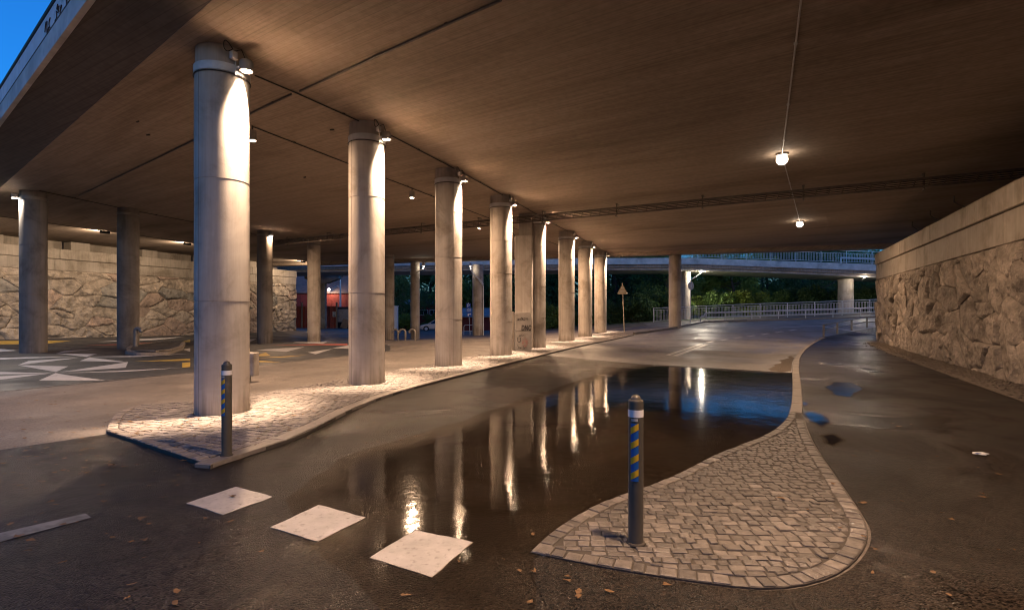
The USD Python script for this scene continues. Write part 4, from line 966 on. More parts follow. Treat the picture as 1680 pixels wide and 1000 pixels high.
# hammerhead pier on the left
x = (530 - 840) / FPX * 57; hp = thing('hammerhead_pier', 'pale square pier with a wide hammerhead cap beyond the end of the left wall', 'column', None, (x, 57, 0)); zb = hz(x, 57) - .2
obj('shaft', rbox((.62, .62, 4.55 - zb), (0, 0, (4.55 + zb) / 2), .04), 'wall_concrete', hp)
obj('cap', trimesh.convex.convex_hull(np.array([(sx * a, sy * .5, z) for sx in (-1, 1) for sy in (-1, 1) for a, z in ((.5, 4.55), (1.85, 5.05), (1.85, 5.7))])), 'wall_concrete', hp)
ab3 = thing('side_bridge', 'dark bridge deck edge beyond the end of the left wall', 'bridge')
obj('deck', rbox((30, 7, .8), (x - 14.5, 58, 6.12), .05), 'parapet_concrete', ab3)

# ------------------------------------------------------------------ square casing and tagged box at the fifth column
c5 = COL_A[4]; vd = c5 / np.linalg.norm(c5); rt = np.array([vd[1], -vd[0]])
cas = thing('concrete_casing', 'tall square concrete casing in front of the fifth floodlit column, cables entering it', 'casing')
cc = c5 - vd * .15 - rt * .42; yawc = math.radians(-20)
zc0 = hz(*cc) + LZ - .03
obj('body', rbox((.74, .9, 4.75 - zc0), (*cc, (4.75 + zc0) / 2), .015, yawc), 'column_concrete', cas)
obj('upper_body', rbox((.58, .75, SOF - 4.76), (*(cc + rt * .06), (SOF + 4.755) / 2), .01, yawc), 'wall_concrete', cas)
top = np.array([*(cc - rt * .36), 4.7])
for k in range(4):
    o = vd * (-.25 + k * .1)
    st = np.array([*(cc - rt * (1.25) + o), SOF - .22])
    obj('cable', MB().tube([st + (np.array([*(cc - rt * .30 + o), 0]) - np.array([*st[:2], 0])) * (1 - math.cos(u)) * np.array([1, 1, 0]) * 1.0 - np.array([0, 0, .95]) * (math.sin(u) ** 2) * .0 - np.array([0, 0, 1.0]) * (1 - math.cos(u)) ** 1.6 for u in np.linspace(0, math.pi / 2, 10)], .022, 6), 'cable_black', cas, True)
bx = thing('concrete_box', 'low grey concrete box covered in graffiti tags between the fourth and fifth floodlit columns', 'utility box')
pb = Gp(859, 574, LZ)[:2]; bz = hz(*pb) + LZ - .02
yb = math.radians(8); fr = np.array([math.sin(yb), -math.cos(yb)]); fs = np.array([math.cos(yb), math.sin(yb)])
obj('lower_block', rbox((.66, .7, .76), (*(pb - fr * .35), bz + .38), .012, yb), 'cabinet_grey', bx)
obj('upper_block', rbox((.64, .68, .74), (*(pb - fr * .355), bz + .772 + .37), .012, yb), 'cabinet_grey', bx)
def on_front(mesh2d, s, z, off=.006):
    """lettering in its own xy plane set on the box's front"""
    v = np.array(mesh2d.vertices); w = np.c_[pb + np.outer(v[:, 0] + s, fs) + np.outer(v[:, 2] + off, fr), v[:, 1] + z]
    return w, np.array(mesh2d.faces)
def slant(m, k=.15, sy=1.0):
    m = m.copy(); m.vertices[:, 0] += m.vertices[:, 1] * k; m.vertices[:, 1] *= sy; return m
def squiggle(seed, n, w, h, r=.008):
    rr = np.random.default_rng(seed); mb = MB()
    for k in range(n):
        x0 = w * k / n; p = [np.array([x0 + w / n * rr.uniform(0, 1.0), h * rr.uniform(0, 1), .003]) for _ in range(4)]
        q = CubicSpline(np.arange(4), np.array(p))(np.linspace(0, 3, 12)); q[:, 2] = .003; mb.tube(q, r, 4)
    return mb.mesh()
tags = obj('graffiti_tag', on_front(slant(meshkit.text_mesh('DNC', .135, .003, True), .1, 1.5), -.10, bz + .80), 'graffiti', bx)
obj('graffiti_tag', on_front(squiggle(3, 5, .42, .14), -.24, bz + 1.18), 'graffiti', bx)
obj('graffiti_tag', on_front(slant(meshkit.text_mesh('wiz', .09, .003), .2), -.20, bz + .56, .009), 'graffiti', bx)
obj('graffiti_tag', on_front(squiggle(8, 4, .40, .16), -.26, bz + .06, .009), 'graffiti', bx)
obj('graffiti_tag', on_front(slant(meshkit.text_mesh('U', .16, .003), -.05, 1.2), -.26, bz + .33, .009), 'graffiti', bx)
blot = Point(0, 0).buffer(.17); blot = Polygon(np.array(blot.exterior.coords) * (0.75, 1.05) * (1 + .18 * np.sin(np.arange(len(blot.exterior.coords)) * 1.3))[:, None]).buffer(0)
obj('graffiti_patch', on_front(trimesh.creation.extrude_polygon(blot, .002, engine='earcut'), .06, bz + .32, .007), 'graffiti_pink', bx)
ps = thing('timber_post', 'square pale post left of the graffiti-tagged concrete box', 'post')
obj('post', rbox((.12, .12, 1.55), (*(pb - fs * .42 - fr * .2), bz + .775), .012, yb), 'wall_concrete', ps)
# cabinet behind the nearest column
q = Gp(414, 628); cb_ = thing('meter_cabinet', 'narrow grey cabinet peeking out behind the nearest column', 'cabinet', None, (q[0] - .12, q[1] + .1, 0))
obj('body', rbox((.34, .25, .52), (0, 0, .42), .015), 'cabinet_grey', cb_); obj('foot', rbox((.06, .06, .2), (0, 0, .09), .005), 'steel_dull', cb_); obj('door', rbox((.30, .012, .46), (0, -.13, .42), .004), 'cabinet_grey', cb_)

# ------------------------------------------------------------------ bollards
def bollard(pos, nrm, label):
    t = thing('bollard', label, 'bollard', 'grey bollards with striped stickers', (pos[0], pos[1], pos[2] - .01), 0)
    R = .0525
    obj('tube', MB().lathe([(.001, -.15), (R, -.15), (R, 1.0), (R - .004, 1.008), (R - .012, 1.012)], 40), 'bollard_grey', t, 30)
    obj('cap', MB().lathe([(R - .006, .985), (R - .006, 1.011), (.036, 1.013), (.035, 1.020)] + [(.034 * math.cos(a), 1.020 + .026 * math.sin(a)) for a in np.linspace(0.1, 1.56, 8)], 32), 'bollard_grey', t, 35)
    obj('white_band', MB().lathe([(R, .895), (R + .0012, .895), (R + .0012, .945), (R, .945)], 40), 'reflective_white', t, 30)
    obj('base_ring', MB().lathe([(R, .012), (R + .014, .012), (R + .010, .022), (R, .024)], 32), 'joint', t, 30)
    a0 = math.atan2(nrm[1], nrm[0]); hw = .027 / R
    def patch(z0, z1, skew, w=hw, off=.0014, cut=None):
        """a curved piece of film: between heights at its left edge, its ends slanting by skew"""
        n = 8; aa = np.linspace(-w, w, n); v = []
        for a in aa:
            u = (a + w) / (2 * w)
            lo, hi = z0 + skew * u, z1 + skew * u
            if cut: lo, hi = np.clip(lo, *cut), np.clip(hi, *cut)
            for z in (lo, hi): v.append([(R + off) * math.cos(a0 + a), (R + off) * math.sin(a0 + a), z])
        return v, [(2 * i, 2 * i + 2, 2 * i + 3, 2 * i + 1) for i in range(n - 1)]
    st = obj('sticker', patch(.455, .855, 0), 'reflective_blue', t)
    for k in range(4): obj('yellow_stripe', patch(.462 + k * .105, .508 + k * .105, .035, off=.0022, cut=(.455, .855)), 'reflective_yellow', st)
    obj('small_label', patch(.868, .887, 0, hw * .85), 'label_grey', t)
    return t
bollard(bollard_r, (-.381, -.925), 'grey bollard standing in the near paved island on the right')
bollard(bollard_l, (-.228 - .12, -.973), 'grey bollard standing in front of the nearest floodlit column')

# ------------------------------------------------------------------ rails and fences by the far road
def polyline(pts): return LineString([p[:2] for p in pts])
def P3(L, s, z): q = L.interpolate(s).coords[0]; return [q[0], q[1], hz(*q) + z]
fen = thing('bar_fence', 'long pale steel bar fence along the far side of the road', 'fence')
FLn = polyline([Dp(1072, 528, 43.5), Dp(1150, 527, 43.2), Dp(1290, 520, 42.5), Dp(1440, 513, 42.0), np.array([42, 41.8])])
for z, r in ((1.18, .028), (1.02, .016), (.12, .016)): obj('rail', MB().tube([P3(FLn, s, z) for s in np.arange(0, FLn.length, .8)], r, 6), 'galvanised', fen, True)
for s in np.arange(.02, FLn.length, 2.15): obj('post', bar(MB(), P3(FLn, s, -.1), P3(FLn, s, 1.18), .05, .05), 'galvanised', fen)
for s in np.arange(.12, FLn.length, .115)[:262]: obj('baluster', bar(MB(), P3(FLn, s, .12), P3(FLn, s, 1.02), .018, .018), 'galvanised', fen)
gr = thing('pipe_guard_rail', 'two-pipe steel guard rail along the far kerb in front of the bar fence', 'guard rail')
GL = polyline([Dp(1149, 529, 40.5), Dp(1240, 524, 40.2), Dp(1340, 519, 39.8), Dp(1440, 513.5, 39.4), np.array([40, 39])])
pts = [P3(GL, .02, .0), P3(GL, .02, .42)] + [P3(GL, .03 + .35 * math.sin(u), .42 + .28 * (1 - math.cos(u))) for u in np.linspace(.2, 1.57, 5)] + [P3(GL, s, .70) for s in np.arange(.8, GL.length, .8)]
obj('top_pipe', MB().tube(pts, .055, 8), 'galvanised', gr, True)
obj('lower_pipe', MB().tube([P3(GL, s, .36) for s in np.arange(.05, GL.length, .8)], .038, 8), 'galvanised', gr, True)
for s in np.arange(1.9, GL.length, 2.0): obj('post', MB().cyl(P3(GL, s, -.1), P3(GL, s, .70), .032, 8), 'galvanised', gr)
kl = thing('stone_kerb', 'pale kerb line along the far side of the curving road', 'kerb')
KL = LineString([Gp(1040, 548)[:2], Gp(1110, 538)[:2], GL.interpolate(0).coords[0] - np.array([0, .5]), GL.interpolate(10).coords[0] - np.array([0, .6]), GL.interpolate(GL.length).coords[0] - np.array([0, .6])])
for k in range(int(KL.length / 1.5)):
    sgm = shapely.ops.substring(KL, k * 1.5 + .01, k * 1.5 + 1.49)
    obj('kerb_stone', sheet(sgm.buffer(.09, cap_style='flat'), .12, .12), 'granite', kl)
nr_ = thing('low_pipe_rail', 'low two-bar steel rail on the footpath near the end of the right wall', 'guard rail')
NL = polyline([Gp(1351, 552), Gp(1370, 548), Gp(1394, 542.5), Gp(1419, 537), np.array([27.5, 30.0]), np.array([34, 31])])
obj('top_pipe', MB().tube([P3(NL, s, .66) for s in np.arange(0, NL.length, .5)], .04, 8), 'steel_dull', nr_, True)
obj('lower_pipe', MB().tube([P3(NL, s, .36) for s in np.arange(0, NL.length, .5)], .025, 8), 'steel_dull', nr_, True)
for s in [0.03] + list(np.arange(1.9, NL.length, 2.2)): obj('post', bar(MB(), P3(NL, s, -.1), P3(NL, s, .68), .075, .075), 'steel_dull', nr_)

# ------------------------------------------------------------------ signs
def rounded_tri(w, h, r):
    return Polygon([(-w / 2, 0), (w / 2, 0), (0, h)]).buffer(-r).buffer(r, quad_segs=4)
q = Gp(1024.5, 545); sg = thing('triangle_sign', 'back of a triangular warning sign on a thin leaning post', 'road sign', None, q)
def vert(poly, t, y):
    """a flat plate standing up, extruded t along y"""
    m = trimesh.creation.extrude_polygon(poly, t, engine='earcut'); v = np.array(m.vertices); m.vertices = np.c_[v[:, 0], y - v[:, 2] + t, v[:, 1]]; m.faces = m.faces[:, ::-1]; trimesh.repair.fix_normals(m); return m
sc = q[1] / FPX; top_z = 84 * sc; lean = -.14
obj('post', MB().cyl([0, 0, -.1], [lean, 0, top_z - .12], .03, 8), 'sign_back', sg)
tri = rounded_tri(.74, .68, .05)
tp = vert(tri, .012, -.03); tp.apply_translation([lean + .0, -.02, top_z - .88]); obj('plate', tp, 'sign_back', sg)
obj('rib', rbox((.34, .03, .035), (lean, -.055, top_z - .68), .004), 'galvanised', sg); obj('rib', rbox((.20, .03, .035), (lean, -.055, top_z - .45), .004), 'galvanised', sg)
obj('clamp', rbox((.12, .05, .06), (lean + .30, -.05, top_z - .80), .006), 'reflective_white', sg)
q = Gp(1133, 528.5); rs = thing('round_sign', 'back of a round road sign on a pole beside the pair of far piers', 'road sign', None, q); sc = q[1] / FPX
obj('pole', MB().cyl([0, 0, -.1], [0, 0, 66 * sc], .035, 8), 'galvanised', rs)
dsk = MB().lathe([(.001, 0), (.33, 0), (.34, .015), (.33, .03), (.001, .03)], 28).mesh(); dsk.apply_transform(trimesh.transformations.rotation_matrix(math.pi / 2, [1, 0, 0])); dsk.apply_transform(trimesh.transformations.rotation_matrix(.55, [0, 0, 1])); dsk.apply_translation([0, -.06, 60 * sc])
obj('disc', dsk, 'sign_back', rs); obj('clamp', rbox((.1, .05, .3), (0, -.08, 60 * sc), .006), 'galvanised', rs)
# bracket lamps on curved pipes; added lights under the heads brighten trees and fence
def bracket_lamp(a, b, label, power):
    t = thing('bracket_lamp', label, 'lamp', 'bracket lamps by the far piers')
    a, b = np.asarray(a), np.asarray(b); m = (a + b) / 2
    pts = [a, a + (b - a) * [.45, .45, .35], a + (b - a) * [.85, .85, .6], a + (b - a) * [1, 1, .85], b]
    obj('arm', MB().tube(CubicSpline(np.arange(5), np.array(pts))(np.linspace(0, 4, 14)), .04, 6), 'galvanised', t, True)
    obj('head', MB().lathe([(.001, -.02), (.13, 0), (.15, .10), (.12, .26), (.05, .30), (.001, .31)], 16, b), 'galvanised', t, 30)
    add_light(t, 'sphere', b - [0, 0, .16], power, (1.0, .86, .66), .1)
bracket_lamp(Dp(1131, 462, 46.8), Dp(1151, 441, 46.4), 'pale lamp on a curved arm right of the pair of far piers', 1100.0)
bracket_lamp(Dp(683, 448, 41), Dp(695, 436, 41), 'pale lamp on a curved arm at the thin distant column', 6.0)
bracket_lamp(Dp(793, 466, 42.4), Dp(772, 436, 42.2), 'pale lamp on a curved arm left of the pale pier', 7.0)
bracket_lamp(Dp(1414, 460, 44.5), Dp(1419, 452, 43.5), 'pale lamp fixed under the ramp bridge at the far right', 50.0)
# parking signs
q = Gp(771, 546); pk = thing('parking_sign', 'post with three blue parking signs, seen left of the pale pier', 'road sign', None, q); sc = q[1] / FPX
obj('post', MB().cyl([0, 0, -.1], [-.15, 0, 50 * sc], .03, 8), 'galvanised', pk)
def plate(name, cx_, z0, w, h, skew):
    m = rbox((w, .02, h), (0, 0, 0), .008); m.apply_transform(trimesh.transformations.rotation_matrix(skew, [0, 1, 0])); m.apply_translation([cx_, -.05, z0]); return obj(name, m, 'sign_blue', pk)
def sign_text(txt, h, cx_, z0, par, skew=.05):
    m = meshkit.text_mesh(txt, h, .004, True); w = m.bounds[1, 0] + m.bounds[0, 0]; v = np.array(m.vertices); v[:, 0] -= w / 2; v[:, 1] -= h / 2
    m.vertices = np.c_[v[:, 0], -v[:, 2] - .062, v[:, 1]]; m.apply_translation([cx_, 0, z0]); trimesh.repair.fix_normals(m); return obj('lettering', m, 'sign_white', par)
s1 = plate('plate', -.14, 45 * sc, 7.5 * sc, 7.5 * sc, .05); sign_text('P', 4.8 * sc, -.14, 45 * sc, s1)
s2 = plate('plate', -.10, 37.5 * sc, 9.5 * sc, 6.5 * sc, .05)
for k in range(3): obj('text_line', rbox((7.5 * sc, .006, .7 * sc), (-.10, -.064, (39.4 - k * 1.9) * sc), .001), 'sign_white', s2)
s3 = plate('plate', -.05, 30.0 * sc, 7.5 * sc, 7.0 * sc, .05)
obj('arrow', vert(Polygon([(-.16, -.13), (-.08, -.13), (-.08, .03), (.06, .03), (.06, -.03), (.17, .07), (.06, .17), (.06, .11), (-.16, .11)]), .004, -.066), 'sign_white', s3).GetAttribute('points')
_p = UsdGeom.Mesh(stage.GetPrimAtPath(str(s3.GetPath()) + '/arrow')); _v = np.array(_p.GetPointsAttr().Get()) + [-.05, 0, 30 * sc]; _p.GetPointsAttr().Set(Vt.Vec3fArray.FromNumpy(_v.astype(np.float32)))
q = Gp(773, 549); hr = thing('hoop_barrier', 'low grey pipe barrier under the parking signs', 'barrier', None, q); sc = q[1] / FPX
w_ = 24 * sc; h_ = 16 * sc
obj('hoop', MB().tube([[-w_ / 2, 0, -.05], [-w_ / 2, 0, h_ - .15], [-w_ / 2 + .05, 0, h_ - .04], [-w_ / 2 + .15, 0, h_], [w_ / 2 - .15, 0, h_], [w_ / 2 - .05, 0, h_ - .04], [w_ / 2, 0, h_ - .15], [w_ / 2, 0, -.05]], .03, 8), 'galvanised', hr, True)
obj('cross_pipe', MB().cyl([-w_ / 2, 0, h_ * .4], [w_ / 2, 0, h_ * .4], .024, 8), 'galvanised', hr); obj('middle_leg', MB().cyl([-.1, 0, -.05], [-.1, 0, h_ * .4], .024, 8), 'galvanised', hr)
q = Gp(768, 542); wb = thing('white_bag', 'pale sack leaning on the pole under the parking signs', 'bag', None, q); sc = q[1] / FPX
sk = trimesh.creation.icosphere(2, 1.0); v = sk.vertices * [3.4 * sc, .25, 5.8 * sc]; v *= (1 + .25 * (meshkit.fbm(v * 3, 3) - .5))[:, None]; v[:, 2] = np.maximum(v[:, 2] + 5.2 * sc, 0); sk.vertices = v; obj('sack', sk, 'reflective_white', wb, True); obj('tie', MB().cyl([0, 0, 10 * sc], [0, 0, 11.2 * sc], .06, 8, .1), 'reflective_white', wb)
# bent pipe bollards (bike hoops)
def cane(name, pos, h, w, r, label, flip=1, yaw=0.0):
    t = thing(name, label, 'bike hoop', 'bent-pipe bike hoops', pos, yaw)
    a = np.linspace(math.pi, -.35, 14)
    p = [[0, 0, -.1]] + [[0, 0, h - w / 2 - .15]] + [[flip * (w / 2 + w / 2 * math.cos(x)), 0, h - w / 2 + w / 2 * math.sin(x)] for x in a]
    obj('pipe', MB().tube(p, r, 10), 'steel_dull', t, True); obj('base_plate', rbox((.16, .16, .015), (0, 0, .008), .003), 'steel_dull', t)
    return t
for k, (px, lab) in enumerate(((653, 'bent-pipe bike hoop nearest the thin distant column'), (665, 'bent-pipe bike hoop between the two other hoops'), (681, 'bent-pipe bike hoop nearest the pale parked car'))):
    q = Gp(px, 558.5); cane('bike_hoop', q, 18.5 * q[1] / FPX, 9.5 * q[1] / FPX, .055, lab, -1, 0)
isl = [Gp(*p)[:2] for p in [(205, 581), (226, 583.5), (275, 582.5), (300, 574), (304, 566), (270, 565), (212, 573)]]
pl_ = thing('kerbed_platform', 'low dark platform with pale kerb stones behind the shaded column', 'traffic island')
ip = Polygon(isl).buffer(-.3).buffer(.3, quad_segs=4)
obj('top', sheet(ip.buffer(-.12), .16), 'asphalt_dark', pl_)
for k, p in enumerate(border(np.array(shapely.geometry.polygon.orient(ip).exterior.coords), .13, .9, 31, inside=1)):
    obj('kerb_stone', sett_mesh(p, hz(p.centroid.x, p.centroid.y) + .17), 'granite', pl_)
    if p.exterior.coords: pass
obj('kerb_wall', sheet(ip, .11, .13), 'granite', pl_)
q = Gp(222.5, 574.5); cane('pipe_bollard', [q[0], q[1], q[2]], 36 * q[1] / FPX, 9 * q[1] / FPX, .075, 'bent grey pipe standing at the shaded column on the kerbed platform', 1, 0)

# ------------------------------------------------------------------ parked car, left behind the columns
def car(name, label, pos, yaw, body, tail=False, kind='car'):
    t = thing(name, label, kind, None, pos, yaw)
    # side outline (x forward), lofted across the width with tumblehome
    lo = [(-2.10, .30), (-2.16, .55), (-2.13, .80), (-2.02, .92), (-1.75, .97), (-1.0, .98), (.95, .93), (1.55, .86), (2.02, .74), (2.17, .55), (2.12, .30)]
    rings = []
    for y, sx, dz in ((-.86, .955, -.05), (-.83, .975, .0), (-.6, 1, .025), (0, 1.01, .035), (.6, 1, .025), (.83, .975, .0), (.86, .955, -.05)):
        rings.append([[x * sx, y, z + (dz if z > .6 else 0)] for x, z in lo])
    rings = np.array(rings); nr, nc = rings.shape[:2]; v = rings.reshape(-1, 3); f = []
    for i in range(nr - 1):
        for j in range(nc): a, b = i * nc + j, i * nc + (j + 1) % nc; f += [(a, b, b + nc), (a, b + nc, a + nc)]
    for base, s in ((0, 1), ((nr - 1) * nc, -1)):
        tr = [(0, j, j + 1) for j in range(1, nc - 1)]; f += [tuple((np.array(x) + base)[::s]) for x in tr]
    m = trimesh.Trimesh(v, f, process=False); trimesh.repair.fix_normals(m)
    obj('body', m, body, t, 25)
    def cabin(s, zt, w0, w1): return trimesh.convex.convex_hull(np.array([(x * s, y * w, z) for y in (-1, 1) for (x, z, w) in ((-1.78, .95, w0), (-1.15, zt, w1), (-.4, zt + .03, w1), (.25, zt, w1), (1.08, .93, w0))]))
    obj('glasshouse', cabin(1.0, 1.40, .78, .60), 'dark_glass', t)
    obj('roof', trimesh.convex.convex_hull(np.array([(x, y * w, z) for y in (-1, 1) for (x, z, w) in ((-1.2, 1.392, .615), (-.4, 1.455, .57), (.3, 1.395, .615), (-.4, 1.40, .62))])), body, t)
    for y in (-1, 1):
        for (x0, z0, w0), (x1, z1, w1) in (((-1.80, .95, .79), (-1.17, 1.40, .61)), ((-.35, .95, .79), (-.35, 1.41, .61)), ((1.10, .93, .79), (.27, 1.40, .61))):
            obj('pillar', bar(MB(), [x0, y * w0, z0], [x1, y * w1, z1], .05, .07), body, t)
        for x in (-1.32, 1.35):
            w = MB().lathe([(.20, -.09), (.30, -.10), (.315, -.07), (.315, .07), (.30, .10), (.20, .09)], 24).mesh(); w.apply_transform(trimesh.transformations.rotation_matrix(math.pi / 2, [1, 0, 0])); w.apply_translation([x, y * .80, .315]); wh = obj('wheel', w, 'rubber', t, 30)
            rm = MB().lathe([(.001, -.08), (.05, -.085), (.205, -.05), (.205, .05), (.05, .085), (.001, .08)], 20).mesh(); rm.apply_transform(trimesh.transformations.rotation_matrix(math.pi / 2, [1, 0, 0])); rm.apply_translation([x, y * .815, .315]); obj('rim', rm, 'galvanised', wh, 30)
            arch = MB().lathe([(.001, -.05), (.36, -.05), (.36, .05), (.001, .05)], 24).mesh(); arch.apply_transform(trimesh.transformations.rotation_matrix(math.pi / 2, [1, 0, 0])); arch.apply_translation([x, y * .815, .33]); obj('wheel_arch', arch, 'rubber', t, 30)
        obj('mirror', rbox((.12, .18, .12), (.82, y * .92, 1.0), .03), body, t)
        obj('tail_lamp', rbox((.10, .30, .14), (-2.06, y * .66, .80), .02), 'tail_lit' if tail else 'red_steel', t)
        obj('headlamp', rbox((.16, .32, .12), (2.02, y * .60, .68), .03), 'label_grey', t)
    obj('rear_bumper', rbox((.14, 1.62, .18), (-2.13, 0, .44), .04), body, t); obj('number_plate', rbox((.02, .50, .11), (-2.165, 0, .66), .004), 'reflective_white', t)
    return t
q = Dp(717, 543, 66); car('parked_car', 'pale silver hatchback parked between the columns in the background', (q[0], q[1], hz(q[0], q[1])), math.radians(-172), 'car_silver')

# ------------------------------------------------------------------ buildings and yard at the back left
def box_building(name, label, x0, x1, Y, depth, base, eave, ridge, wall, roof, windows=(), yaw=0, over=.35):
    w = x1 - x0; t = thing(name, label, 'building', None, ((x0 + x1) / 2, Y + depth / 2, base), yaw)
    obj('wall', rbox((w, depth, eave - base), (0, 0, (eave - base) / 2), .02), wall, t)
    a, b = w / 2 + over, depth / 2 + over; e, rg = eave - base, ridge - base
    v = np.array([(-a, -b, e), (a, -b, e), (a, b, e), (-a, b, e), (-a, 0, rg), (a, 0, rg)]); v2 = v - [0, 0, .18]
    m = trimesh.convex.convex_hull(np.vstack([v, v2[:4]])); rf = obj('roof', m, roof, t)
    n = max(3, int(w / .12 / 4))
    for k in range(int(w / 1.2)):
        obj('batten', rbox((.05, .03, e - .05), (-w / 2 + .3 + k * 1.2, -depth / 2 - .012, e / 2), .004), wall, t)
    for (cx_, z0, ww, hh) in windows:
        fr_ = obj('window', rbox((ww + .16, .06, hh + .16), (cx_, -depth / 2 - .035, z0 + hh / 2), .01), 'reflective_white', t); obj('pane', rbox((ww, .03, hh), (cx_, -depth / 2 - .06, z0 + hh / 2), .004), 'dark_glass', fr_)
        obj('glazing_bar', rbox((.05, .03, hh), (cx_, -depth / 2 - .085, z0 + hh / 2), .004), 'reflective_white', fr_)
    return t, rf
def X_(px, Y): return (px - 840) / FPX * Y
def Z_(py, Y): return CH - (py - HY) / FPX * Y
t, rf = box_building('red_building', 'long red timber building with dull tiled roof beyond the red panels', X_(455, 84), X_(640, 84), 84, 9, -1.0, Z_(479, 84), Z_(452, 88.5), 'red_wood', 'roof_dark', [(-2.5, 1.9, 1.0, 1.1), (2.0, 1.9, 1.0, 1.1)])
obj('chimney', rbox((1.4, 1.2, 2.0), (X_(555, 88) - (X_(455, 84) + X_(640, 84)) / 2, 0, Z_(448, 88) + 1.0 - .6), .03), 'dark_stuff', rf)
wl2 = thing('wall_lamp', 'small lit lamp on the red building under the eaves', 'lamp', None, (X_(539.5, 83), 83.0, Z_(474.7, 83)))
obj('bracket', bar(MB(), [0, .6, .1], [0, 0, .1], .05, .05), 'cable_black', wl2); obj('bulb', trimesh.creation.icosphere(2, .22), 'lens_white', wl2, True)
add_light(wl2, 'sphere', (0, -.6, 0), 220, WARM, .15)
box_building('red_shed', 'small red shed with a pale grey roof behind the parking signs', X_(752, 62), X_(806, 62), 62, 5, hz(X_(780, 62), 62) - .3, Z_(518, 62), Z_(505, 64), 'red_wood', 'roof_grey')
box_building('red_annex', 'low dark red building with a strip of windows behind the parked car', X_(682, 82), X_(742, 82), 82, 6, -1.4, Z_(498, 82), Z_(492, 85), 'red_wood', 'roof_dark', [(-1.6, 2.3, 1.2, .7), (0, 2.3, 1.2, .7), (1.6, 2.3, 1.2, .7)])
box_building('green_shed', 'dim shed with a grey-green roof under the trees behind the bike hoops', X_(636, 80), X_(674, 80), 80, 5, -1.3, Z_(500, 80), Z_(491, 82), 'dark_stuff', 'roof_grey')
# red corrugated panels
Yc = 60.0; rc = thing('corrugated_hoarding', 'red corrugated steel hoarding at the end of the left stone wall', 'hoarding')
x0, x1, zb, zt = X_(483, Yc), X_(553.5, Yc), Z_(540, Yc), Z_(503.5, Yc); npan = 12; pw = (x1 - x0) / npan
for k in range(npan):
    a = x0 + k * pw + .01; b = a + pw - .02
    xs = np.array([a, a + .06, a + .11, b - .11, b - .06, b]); ys = np.array([0, 0, .06, .06, 0, 0]) + Yc
    v = [[x, y, z] for x, y in zip(xs, ys) for z in (zb, zt)] + [[x, y + .04, z] for x, y in zip(xs, ys) for z in (zb, zt)]
    f = []
    for j in range(5): f += [(2 * j, 2 * j + 2, 2 * j + 3), (2 * j, 2 * j + 3, 2 * j + 1), (12 + 2 * j, 12 + 2 * j + 3, 12 + 2 * j + 2), (12 + 2 * j, 12 + 2 * j + 1, 12 + 2 * j + 3)]
    obj('panel', (np.array(v), np.array(f)), 'red_steel', rc)
obj('top_rail', rbox((x1 - x0, .12, .12), ((x0 + x1) / 2, Yc + .02, zt + .05), .01), 'red_steel', rc)
for px in (496, 553): obj('post', rbox((.16, .16, zt - zb + .7), (X_(px, Yc), Yc - .1, (zt + zb) / 2 + .2), .01), 'timber', rc)
sb = obj('notice', rbox((5 * Yc / FPX, .03, 8.5 * Yc / FPX), (X_(548.5, Yc), Yc - .03, Z_(515, Yc)), .006), 'reflective_white', rc)
for k in range(4): obj('text_block', rbox((3.4 * Yc / FPX, .01, 1.0 * Yc / FPX), (X_(548.5, Yc), Yc - .052, Z_(512 + k * 2, Yc)), .002), 'dark_stuff', sb)
yd = thing('junk_boards', 'dark and pale boards leaning in the yard right of the red hoarding', 'boards')
obj('dark_board', rbox((4.6, .1, 2.6), (X_(580, 62), 62, Z_(503, 62) - 1.3), .02), 'dark_stuff', yd)
obj('pale_board', rbox((1.3, .06, 1.5), (X_(563, 61), 61, Z_(507, 61) - .75), .02), 'cabinet_grey', yd)
mb_ = rbox((.8, .06, 1.1), (0, 0, 0), .02); mb_.apply_transform(trimesh.transformations.rotation_matrix(.35, [0, 1, 0])); mb_.apply_translation([X_(566, 60.5), 60.5, Z_(531, 60.5)]); obj('leaning_board', mb_, 'timber', yd)
lp = thing('street_lamp', 'grey lamp post with two thin arms in front of the red building', 'street lamp', None, (X_(558.5, 70), 70, hz(X_(558.5, 70), 70)))
zt = Z_(457, 70) - hz(X_(558.5, 70), 70)
obj('post', MB().cyl([0, 0, -.2], [0, 0, zt], .17, 10, .08), 'galvanised', lp)
obj('arm', MB().tube([[0, 0, zt - 1.1], [-.5, 0, zt - 1.0], [-1.0, 0, zt - 1.25], [-1.05, 0, zt - 1.6]], .04, 6), 'galvanised', lp, True); obj('head', rbox((.6, .25, .18), (-.25, 0, zt + .05), .03), 'galvanised', lp)
bl_ = thing('white_post', 'short white post on the grass behind the bike hoops', 'post', None, (X_(650, 62), 62, hz(X_(650, 62), 62))); obj('shaft', rbox((.42, .42, Z_(502.5, 62) - hz(X_(650, 62), 62)), (0, 0, (Z_(502.5, 62) - hz(X_(650, 62), 62)) / 2), .03), 'reflective_white', bl_); obj('cap', rbox((.55, .55, .1), (0, 0, Z_(502, 62) - hz(X_(650, 62), 62)), .02), 'reflective_white', bl_)

# verges
struct('verge', sheet(Polygon([(-60, 78), (-18, 76), (-8, 74), (2, 60), (6, 46), (11, 44.5), (20, 44.2), (32, 43.2), (60, 42.5), (120, 60), (120, 160), (-60, 160)]), .02), 'grass')
struct('verge', sheet(Polygon([(-16, 58), (-10.5, 57), (-9.5, 61), (-15, 64)]), .05), 'grass')
soilp = sheet(Polygon([(6.6, 38.8), (10.4, 39.6), (10.9, 44.0), (6, 45.8), (3, 52), (2, 46)]), .012); struct('soil_patch', soilp, 'soil')

